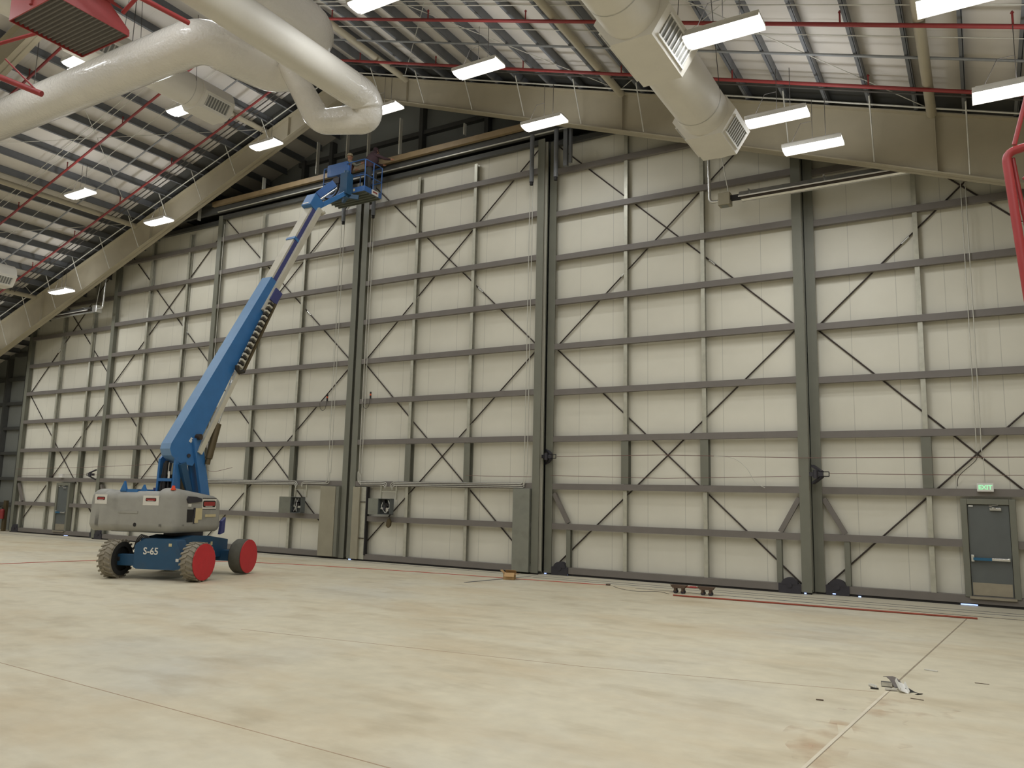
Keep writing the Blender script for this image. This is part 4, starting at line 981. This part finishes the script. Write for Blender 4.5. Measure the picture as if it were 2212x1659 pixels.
# recess showing blue steel in the top of the counterweight
MB(MT).box(-.42, .1, .12, .72, 1.9, 2.2).prism([(-.42,2.15),(-.3,2.4),(-.22,2.15)], 'y', .1, .16).prism([(.12,2.15),(.22,2.32),(.3,2.15)], 'y', .2, .26).build('boom_rest', M['blue'], lift)
def decal(P, w, hh, n_out, nm='decal', bars=False, parent=lift):
    """white plate, dark rounded outline, dull red field, thin pale line"""
    mb = MB(P); mb.box(-w/2, w/2, -.004, 0, -hh/2, hh/2); d = mb.build(nm, M['decalwhite'], parent)
    zc = hh*.08 if not bars else 0; ww, h2 = (w*.66, hh*.34) if not bars else (w*.92, hh*.66)
    m2 = MB(P); m2.prism(rounded(ww, h2, h2*.3, 4, 0, zc), 'y', -.007, -.004); m2.build('badge_outline', M['decalblack'], d)
    m3 = MB(P); m3.prism(rounded(ww*.88, h2*.62, h2*.2, 4, 0, zc), 'y', -.009, -.007); m3.build('badge_field', M['decalred'], d)
    m4 = MB(P); m4.box(-ww*.3, ww*.25, -.01, -.007, zc-h2*.4, zc-h2*.32); m4.build('badge_line', M['decalwhite'], d)
    if bars:
        m5 = MB(P); m5.box(-w/2, w/2, -.006, 0, hh/2, hh/2+.02); m5.box(-w/2, w/2, -.006, 0, -hh/2-.02, -hh/2); m5.build('badge_bars', M['decalblack'], d)
back = MT @ Matrix.Translation((0,-.002,0))
decal(back @ Matrix.Translation((h-.72,.018,1.93)), .48, .24, 0)
decal(back @ Matrix.Translation((-h+.46,.018,1.93)), .38, .24, 0)
side = MT @ Matrix.Translation((h,0,0)) @ Matrix.Rotation(math.pi/2, 4, 'Z')
decal(side @ Matrix.Translation((1.35,.018,1.86)), .56, .26, 0, 'side_decal', True)
sd = MB(side); sd.box(.5,.72,-.006,.02,1.4,1.72); sd.build('control_recess', M['black'], lift)
MB(side).box(.74,.8,-.008,.02,1.36,1.76).build('recess_frame', M['housing'], lift)
MB(side).box(.8,1.06,-.008,.02,1.46,1.75).box(.78,.92,-.009,.02,1.38,1.5).build('instruction_sticker', M['yellow'], lift)
MB(side).box(1.2,1.62,-.006,.02,1.52,1.59).build('pale_label', M['yellow'], lift)
MB(side).box(.52,.62,-.01,.02,1.79,1.86).build('small_label', M['decalwhite'], lift)
MB(side).prism([(.45,1.98),(.5,1.88),(.85,1.9),(1.02,1.92),(1.0,2.0),(.8,2.04),(.5,2.05)], 'y', -.012, .02).build('worn_patch', M['housing'], lift)
MB(back).cyl((.22,.03,1.32),(.22,-.0,1.32),.05,n=16).build('tow_hole', M['black'], lift)
MB(back).box(-.32,.28,-.001,.02,1.6,1.66).build('faded_label', M['cowl'], lift)
MB(MT).cyl((h-.2,.16,2.2),(h-.2,.16,2.23),.06,n=14).cyl((h-.2,.16,2.23),(h-.2,.16,2.31),.05,.035,14).build('beacon', M['beacon'], lift)
MB(MT).prism([(CL-.15,1.05),(CL+.02,1.1),(CL+.04,1.5),(CL-.1,1.4)], 'x', h-.06, h+.02).build('tow_bracket', M['bluepurple'], lift)
# boom: pivot and tip
PB = V((.66,13.35,2.95)); PT = V((.60,18.05,11.72))
bd = (PT-PB).normalized(); bs = bd.cross(V((0,0,1))).normalized(); bu = bs.cross(bd).normalized()   # bs to the right, bu up and back
def bm(s, r, u): return PB + bd*s + bs*r + bu*u
def bbox(mb, s0, s1, r0, r1, u0, u1, u0b=None, u1b=None):
    u0b = u0 if u0b is None else u0b; u1b = u1 if u1b is None else u1b
    vs = [bm(s0,r0,u0),bm(s0,r1,u0),bm(s0,r1,u1),bm(s0,r0,u1),bm(s1,r0,u0b),bm(s1,r1,u0b),bm(s1,r1,u1b),bm(s1,r0,u1b)]
    return mb.add(vs, [(0,1,2,3),(7,6,5,4),(0,4,5,1),(1,5,6,2),(2,6,7,3),(3,7,4,0)])
LEN = (PT-PB).length
# base boom: side outline in (s,u), extruded across
def bprism(mb, poly, r0, r1):
    n = len(poly); vs = [bm(s,r0,u) for s,u in poly]+[bm(s,r1,u) for s,u in poly]
    return mb.add(vs, [(k,(k+1)%n,n+(k+1)%n,n+k) for k in range(n)]+[tuple(range(n))[::-1], tuple(range(n,2*n))])
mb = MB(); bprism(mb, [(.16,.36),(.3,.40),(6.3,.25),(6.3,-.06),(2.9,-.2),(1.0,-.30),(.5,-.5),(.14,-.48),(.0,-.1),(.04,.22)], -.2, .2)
mb.mi[0] = mb.mi[1] = mb.mi[8] = mb.mi[9] = 1  # back and base-end faces take the lit copy of the blue
tag(mb.build('base_boom', [M['blue'], M['blue_lit']], lift), 'blue lower boom section')
mb = MB(); bbox(mb, 6.2, LEN-.35, -.155, .155, -.04, .2)
tag(mb.build('inner_boom', M['boomgrey'], lift), 'pale grey telescoping boom section')
mb = MB(); bbox(mb, 6.0, LEN-.3, .156, .19, .02, .14); mb.build('boom_stripe', M['bluepurple'], lift)
mb = MB(); bbox(mb, 5.2, LEN-.4, .19, .29, -.14, .02); mb.build('hose_tube', M['boomgrey'], lift)
mb = MB(); bbox(mb, 5.6, 6.05, .12, .34, -.28, -.0); mb.build('guide_bracket', M['bluepurple'], lift)
mb = MB(); bbox(mb, 7.96, 8.05, -.175, .2, -.1, .22); mb.build('boom_collar', M['blue'], lift)
# long pale cylinder under the base boom
mb = MB(); bbox(mb, .5, 5.6, .2, .31, -.5, -.36, -.22, -.1); mb.build('hose_tray', M['boomgrey'], lift)
mb = MB(); bbox(mb, 3.2, 5.6, .12, .38, -.40, -.34, -.26, -.2); mb.build('cable_tray', M['olive'], lift)
for k in range(24):
    s = 3.2+k*.098; q = MB(); bbox(q, s, s+.055, .28, .4, -.26+.004*k, -.12+.004*k); q.build('chain_link', M['chain' if k % 2 else 'boomgrey'], lift)
mb = MB(); mb.tube([bm(3.2,.34,-.1), bm(3.1,.34,-.16), bm(3.08,.34,-.28), bm(3.2,.34,-.38)], .06, 10); mb.build('chain_loop', M['chain'], lift)
for s in (.3, .7): MB().cyl(bm(s,-.23,-.22), bm(s,.23,-.22), .05, n=14).build('pivot_pin', M['housing'], lift)
mb = MB(); bbox(mb, .62, .75, .2, .212, -.1, -.02); mb.build('sticker', M['decalwhite'], lift)
mb = MB(); mb.cyl(bm(.55,.24,-.78), bm(1.5,.24,-.52), .1, n=16); mb.cyl(bm(.4,.24,-.83), bm(.55,.24,-.78), .07, n=14); tag(mb.build('lift_cylinder', M['olive'], lift), 'olive lift cylinder sleeve')
mb = MB(); mb.cyl(bm(1.5,.24,-.52), bm(2.8,.24,-.26), .045, n=12); mb.build('cylinder_rod', M['chrome'], lift)
# uprights between the cowls
def plate(name, m, pts, x0, x1): MB(MT).prism(pts, 'x', x0, x1).build(name, m, lift, .006)
def T(p): return MT.inverted() @ V(p)
pb = T(PB)
for x0, x1 in ((pb.x+.14, pb.x+.2), (pb.x-.34, pb.x-.28)):
    plate('riser_plate', M['blue'], [(pb.y-.2,1.3),(pb.y+.32,1.3),(pb.y+.2,2.2),(pb.y+.18,3.0),(pb.y+.02,3.12),(pb.y-.1,3.0),(pb.y-.12,2.2)], x0, x1)
MB(MT).box(pb.x-.3, pb.x+.16, pb.y-.04, pb.y+.12, 1.9, 2.6).build('riser_core', M['chain'], lift)
MB(MT).cyl((pb.x-.1,pb.y-.12,1.9),(pb.x-.12,pb.y-.04,2.95),.05,n=10).cyl((pb.x-.2,pb.y-.14,1.9),(pb.x-.18,pb.y-.04,2.9),.035,n=10).cyl((pb.x+.02,pb.y-.12,1.9),(pb.x+.0,pb.y-.04,2.9),.03,n=10).build('hydraulic_hose', M['black'], lift)
MB(MT).box(pb.x-.28, pb.x+.14, pb.y-.14, pb.y-.06, 2.42, 2.5).box(pb.x-.28, pb.x+.14, pb.y-.14, pb.y-.06, 2.05, 2.12).build('riser_cross_bar', M['blue'], lift)
MB(MT).box(pb.x+.04, pb.x+.09, pb.y-.16, pb.y-.14, 2.5, 2.68).build('sticker', M['decalwhite'], lift)
MB(MT).box(pb.x-.43, pb.x-.34, pb.y-.1, pb.y+.04, 2.15, 2.25).build('side_bracket', M['bluepurple'], lift)
for dx in (.10, .34):
    MB(MT).beam((pb.x+dx-.02,pb.y+.5,3.6),(pb.x+dx+.12,pb.y+1.05,1.3),.08,.34,(0,1,0)).build('support_strut', M['blue'], lift, .008)
MB(MT).beam((pb.x+.22,pb.y+.1,2.9),(pb.x+.26,pb.y+.7,1.4),.14,.22,(0,1,0)).build('inner_link', M['bluedark'], lift, .008)
MB(MT).beam((pb.x+.1,pb.y+.2,2.6),(pb.x+.34,pb.y+.3,1.4),.18,.16,(0,1,0)).build('slew_cylinder', M['olive'], lift)
MB(MT).cyl((pb.x-.05,pb.y+.5,3.62),(pb.x+.45,pb.y+.5,3.62),.08,n=14).build('pivot_pin', M['rod'], lift)
# boom head, jib and basket
BX0, BX1, BY0, BY1, BZ = -.28, 1.60, 19.12, 19.98, 12.27
mb = MB(); bbox(mb, LEN-.55, LEN-.05, -.2, .2, -.12, .34); mb.build('boom_head', M['blue'], lift, .015)
mb = MB(); bbox(mb, LEN-.4, LEN-.1, -.21, -.2, .1, .28); bbox(mb, LEN-.5, LEN-.45, -.15,.1,.34,.345); mb.build('sticker', M['decalwhite'], lift)
J0 = PT + V((0,.0,.05)); J1 = V((.82,18.5,12.42)); K1 = V((1.0,18.85,12.18))
MB().beam(J0+V((-.05,0,.12)), J1, .22, .24).build('upper_jib_link', M['bluebright'], lift, .015)
MB().beam(J0+V((.1,0,-.25)), K1, .1, .15).build('lower_jib_link', M['blue'], lift, .01)
MB().cyl(J0+V((.12,-.1,-.1)), V((.85,18.6,12.3)), .04, n=10).build('jib_cylinder', M['chrome'], lift)
MB().cyl(bm(LEN-.5,.2,-.2), bm(LEN-.4,.34,-.2), .05, n=10).build('cable_pulley', M['boomgrey'], lift)
MB().box(.82, 1.12, 18.78, 19.08, 12.15, 12.9).cyl((.97,18.93,12.05),(.97,18.93,13.0),.1,n=16).build('basket_rotator', M['bluedark'], lift, .01)
MB().beam((.97,19.0,12.15),(.6,19.2,12.1),.1,.14).beam((.97,19.0,12.15),(1.3,19.2,12.1),.1,.14).build('basket_support', M['bluedark'], lift)
bk = MB()
bk.box(BX0, BX1, BY0, BY1, BZ, BZ+.03); 
for k in range(5): bk.box(BX0, BX1, BY0+.1+k*.17, BY0+.13+k*.17, BZ-.05, BZ)
fl_ = bk.build('basket_floor', M['mesh'], lift)
tb = MB(); tb.box(BX0,BX1,BY0-.012,BY0,BZ,BZ+.18).box(BX1,BX1+.012,BY0,BY1,BZ,BZ+.18).box(BX0-.012,BX0,BY0,BY1,BZ,BZ+.18).box(BX0,BX1,BY1,BY1+.012,BZ,BZ+.18)
tb.build('toe_board', M['bluebright'], lift)
def rails(name, pts, r, m): MB().tube(pts, r, 8).build(name, m, lift)
for z in (BZ+.58, BZ+1.12):
    rails('guard_rail', bend([(BX0,BY0,z),(BX1,BY0,z),(BX1,BY1,z),(BX0,BY1,z),(BX0,BY0+.02,z)], .1, 4), .019, M['bluebright'])
for x, y in ((BX0,BY0),(BX1,BY0),(BX1,BY1),(BX0,BY1),(.5,BY0),(.95,BY0),(.62,BY1),(1.1,BY1),(BX1,(BY0+BY1)/2)): rails('rail_post', [(x,y,BZ),(x,y,BZ+1.12)], .019, M['bluebright'])
MB().box(-.1, .8, BY0-.04, BY0+.05, BZ+.78, BZ+1.2).box(.1,.95,BY0-.12,BY0-.03,BZ+.72,BZ+1.0).build('control_box', M['bluebright'], lift, .015)
MB().box(.35, .62, BY0-.2, BY0-.1, BZ+.38, BZ+.6).build('junction_box', M['housing'], lift, .01)
MB().tube(smooth_path([(.55,BY0-.15,BZ+.4),(.6,18.9,BZ+.1),(.5,18.7,BZ-.25),(.3,18.5,BZ-.2)],5), .03, 8).tube(smooth_path([(.45,BY0-.15,BZ+.4),(.42,18.9,BZ+.05),(.4,18.6,BZ-.1),(.25,18.4,BZ-.25)],5), .02, 8).build('basket_cable', M['chain'], lift)
tb2 = MB(); tb2.tube(smooth_path([(-.28,BY0-.02,BZ-.02),(-.05,BY0-.3,BZ-.22),(.3,BY0-.4,BZ-.3),(.6,BY0-.3,BZ-.28),(.85,BY0-.1,BZ-.1)],5), .03, 8); tb2.build('underframe_tube', M['bluedark'], lift)
decal(Matrix.Translation((BX1+.016,(BY0+BY1)/2+.1,BZ+.09)) @ Matrix.Rotation(math.pi/2,4,'Z'), .34, .17, 0, 'basket_decal')
MB().box(1.12,1.2,BY0-.016,BY0-.012,BZ+.05,BZ+.14).build('sticker', M['yellow'], lift)

# ------------------------------------------------------------------ workers
def person(name, base, J, fd, mats, label):
    """J: joint dict in metres relative to base; one skinned body, painted by body region"""
    t = thing(name, base, label, 'person', 'workers in the lift basket')
    names = list(J); idx = {n: i for i, n in enumerate(names)}
    E_ = [('pelvis','waist'),('waist','chest'),('chest','neck'),('neck','skull'),('chest','shl'),('shl','ell'),('ell','wrl'),('chest','shr'),('shr','elr'),('elr','wrr'),
          ('pelvis','hpl'),('hpl','knl'),('knl','anl'),('anl','tol'),('pelvis','hpr'),('hpr','knr'),('knr','anr'),('anr','tor')]
    RD = dict(pelvis=(.155,.12),waist=(.14,.11),chest=(.17,.12),neck=(.055,.055),skull=(.075,.085),shl=(.07,.07),shr=(.07,.07),ell=(.05,.05),elr=(.05,.05),wrl=(.032,.032),wrr=(.032,.032),
              hpl=(.1,.1),hpr=(.1,.1),knl=(.066,.066),knr=(.066,.066),anl=(.045,.045),anr=(.045,.045),tol=(.045,.035),tor=(.045,.035))
    me = bpy.data.meshes.new('body'); me.from_pydata([J[n] for n in names], [(idx[a],idx[b]) for a,b in E_], [])
    ob = bpy.data.objects.new('body', me); COL.objects.link(ob)
    sk = ob.modifiers.new('skin','SKIN'); sk.use_smooth_shade = True
    for n in names:
        v = me.skin_vertices[0].data[idx[n]]; v.radius = RD[n]; v.use_root = (n == 'pelvis')
    ss = ob.modifiers.new('sub','SUBSURF'); ss.levels = 2; ss.render_levels = 2
    dg = bpy.context.evaluated_depsgraph_get(); dg.update()
    nm = bpy.data.meshes.new_from_object(ob.evaluated_get(dg)); bpy.data.objects.remove(ob)
    nm.materials.clear()
    for m in mats: nm.materials.append(m)           # 0 skin, 1 top, 2 trousers, 3 boots
    def dseg(p, a, b):
        a = V(a); b = V(b); ab = b-a; u = max(0,min(1,(p-a).dot(ab)/ab.dot(ab))); return (p-(a+ab*u)).length
    reg = {}
    for a, b in E_:
        r = 1
        if b in ('skull',): r = 0
        if a in ('hpl','hpr','pelvis') and b not in ('waist',): r = 2
        if a in ('knl','knr'): r = 2
        if b in ('tol','tor'): r = 3
        reg[(a,b)] = r
    for p in nm.polygons:
        c = p.center; k = min(E_, key=lambda e: dseg(c, J[e[0]], J[e[1]])); r = reg[k]
        if k[1] == 'waist' and c.z < (V(J['pelvis'])+V(J['waist'])).z/2: r = 2
        p.material_index = r; p.use_smooth = True
    # hands: palm and five fingers on each wrist, merged into the body mesh
    b2 = bmesh.new(); b2.from_mesh(nm)
    hb = MB()
    for s, el, wr in ((-1,'ell','wrl'),(1,'elr','wrr')):
        d = (V(J[wr])-V(J[el])).normalized(); a = d.orthogonal().normalized(); c = d.cross(a); w0 = V(J[wr])
        hb.tube([w0-d*.02, w0+d*.03, w0+d*.08], [.026,.038,.034], 8)
        for k, (o, ln) in enumerate(((-.028,.06),(-.01,.072),(.01,.068),(.027,.052))):
            p = w0+d*.075+c*o; hb.tube([p, p+d*ln*.5+a*.008, p+d*ln*.85+a*.03], [.009,.0085,.007], 6)
        p = w0+d*.03-c*.03; hb.tube([p, p-c*.02+d*.02+a*.01, p-c*.022+d*.045+a*.02], [.011,.01,.008], 6)
    # head: cranium, jaw, nose, ears
    hc = V(J['skull']); fd = V(fd).normalized(); sd2 = fd.cross(V((0,0,1))).normalized(); u = sd2.cross(fd)
    base_v = len(hb.v)
    hb.ball(hc+V((0,0,.04)), .078, .092, .105, 16, 12); hb.ball(hc+fd*.03-u*.04, .05, .055, .06, 12, 8)
    hb.tube([hc+fd*.085+u*.035, hc+fd*.108+u*.01, hc+fd*.09+u*.0], [.008,.014,.01], 6)
    for s in (-1,1): hb.ball(hc+sd2*s*.08+u*.02, .012, .02, .028, 8, 6)
    vv = [b2.verts.new(p) for p in hb.v]
    for f in hb.f:
        try: q = b2.faces.new([vv[i] for i in f]); q.material_index = 0; q.smooth = True
        except ValueError: pass
    b2.to_mesh(nm); b2.free()
    body = bpy.data.objects.new('body', nm); COL.objects.link(body); body.parent = t
    f = MB()
    for s in (-1,1): f.ball(V(base)+hc+fd*.088+sd2*s*.03+u*.035, .011, .011, .007, 8, 6)
    f.tube([V(base)+hc+fd*.088-sd2*.022-u*.045, V(base)+hc+fd*.096-u*.048, V(base)+hc+fd*.088+sd2*.022-u*.045], .005, 6)
    f.build('eyes_and_mouth', M['hair'], t)
    return t, hc, fd, sd2, u
def pose(fd, bend_, armL, armR, H=1.66):
    """fd: unit heading; bend_: forward lean of the torso in metres at the chest"""
    f = V(fd).normalized(); s = V((f.y,-f.x,0))
    J = {}
    J['pelvis'] = V((0,0,.88)); J['waist'] = V((0,0,1.03))+f*bend_*.35; J['chest'] = V((0,0,1.27))+f*bend_; J['neck'] = V((0,0,1.42))+f*bend_*1.35; J['skull'] = V((0,0,1.53))+f*bend_*1.6
    for n, q in (('l',-1),('r',1)):
        J['sh'+n] = J['chest']+s*q*.17+V((0,0,.06)); J['hp'+n] = V((0,0,.82))+s*q*.09; J['kn'+n] = V((0,0,.46))+s*q*.11+f*.02; J['an'+n] = V((0,0,.075))+s*q*.12-f*.01; J['to'+n] = V((0,0,.045))+s*q*.13+f*.14
    for n, (e, w) in (('l',armL),('r',armR)):
        q = -1 if n == 'l' else 1
        J['el'+n] = J['sh'+n]+s*q*e[0]+f*e[1]+V((0,0,e[2])); J['wr'+n] = J['el'+n]+s*q*w[0]+f*w[1]+V((0,0,w[2]))
    return J
def boots_etc(t, base, J, m):
    for n in 'lr':
        a = V(base)+J['an'+n]; b = V(base)+J['to'+n]; d = (b-a); d.z = 0; d.normalize()
        MB().tube([a+V((0,0,.03)), a+V((0,0,-.03)), a+d*.06+V((0,0,-.035)), b+V((0,0,-.005)), b+d*.05], [.055,.056,.052,.045,.025], 10).build('boot', m, t)
# left worker: hard hat, facing the header beam with the arms raised over the rail
base1 = V((.42,19.5,BZ+.03))
J = pose((.45,.9,0), .05, ((.06,.12,-.2),(-.02,.2,.1)), ((.1,.16,-.14),(-.03,.2,.14)))
t, hc, fd, sd2, u = person('person', base1, J, (.55,.8,.2), [M['skin'],M['cloth1'],M['pants'],M['boot']], 'person in hard hat, grey shirt and brown vest standing at the basket controls')
o = base1+hc+V((0,0,.075))
hm = MB(); n = 18
for (r0, z0), (r1, z1) in zip([(.125,-.01),(.108,.0),(.104,.04),(.085,.08),(.045,.105)], [(.108,.0),(.104,.04),(.085,.08),(.045,.105),(.001,.112)]): hm.cyl(o+V((0,0,z0)), o+V((0,0,z1)), r0, r1, n, False)
hm.cyl(o+V((0,0,-.014)), o+V((0,0,-.008)), .125, .125, n); hm.build('hard_hat', M['hat'], t)
v = MB(); c = base1+J['chest']; w = base1+J['waist']
v.tube([w+V((0,0,-.06)), w+V((0,0,.06)), c+V((0,0,-.02)), c+V((0,0,.1))], [.165,.17,.195,.12], 14, False); v.build('vest', M['harness'], t)
boots_etc(t, base1, J, M['boot'])
# right worker: dark hoodie, bent forward over the rail onto the header beam
base2 = V((1.3,19.6,BZ+.03))
J = pose((.45,.9,0), .15, ((.1,.26,-.1),(.02,.2,.04)), ((.1,.28,-.1),(-.02,.2,.04)))
for k in J: J[k] = J[k]*1.1
J['skull'] += V((0,0,-.03))
t, hc, fd, sd2, u = person('person', base2, J, (.35,.9,-.25), [M['skin'],M['cloth2'],M['pants2'],M['boot']], 'person in dark maroon hoodie leaning over the basket rail toward the header beam')
h2 = MB(); q = base2+hc
h2.ball(q+V((0,0,.05))-fd*.02, .098, .108, .12, 14, 10); h2.tube([q-fd*.04-V((0,0,.04)), q-fd*.07-V((0,0,.1)), base2+J['chest']+V((0,0,.06))], [.08,.12,.17], 12); h2.build('hood', M['cloth2'], t)
c = base2+J['chest']; w = base2+J['waist']
MB().tube([w+V((0,0,-.12)), w+V((0,0,.0)), (c+w)/2, c, c+V((.02,.05,.1))], [.18,.2,.215,.22,.14], 14).build('hoodie', M['cloth2'], t)
boots_etc(t, base2, J, M['boot'])

# ------------------------------------------------------------------ view
vs = SC.view_settings; vs.view_transform = 'Standard'; vs.look = 'None'; vs.gamma = 1; vs.use_curve_mapping = False; vs.exposure = EXPOSURE
SC.display_settings.display_device = 'sRGB'
cy = SC.cycles; cy.max_bounces = 5; cy.diffuse_bounces = 3; cy.glossy_bounces = 2; cy.transparent_max_bounces = 4; cy.caustics_reflective = False; cy.caustics_refractive = False
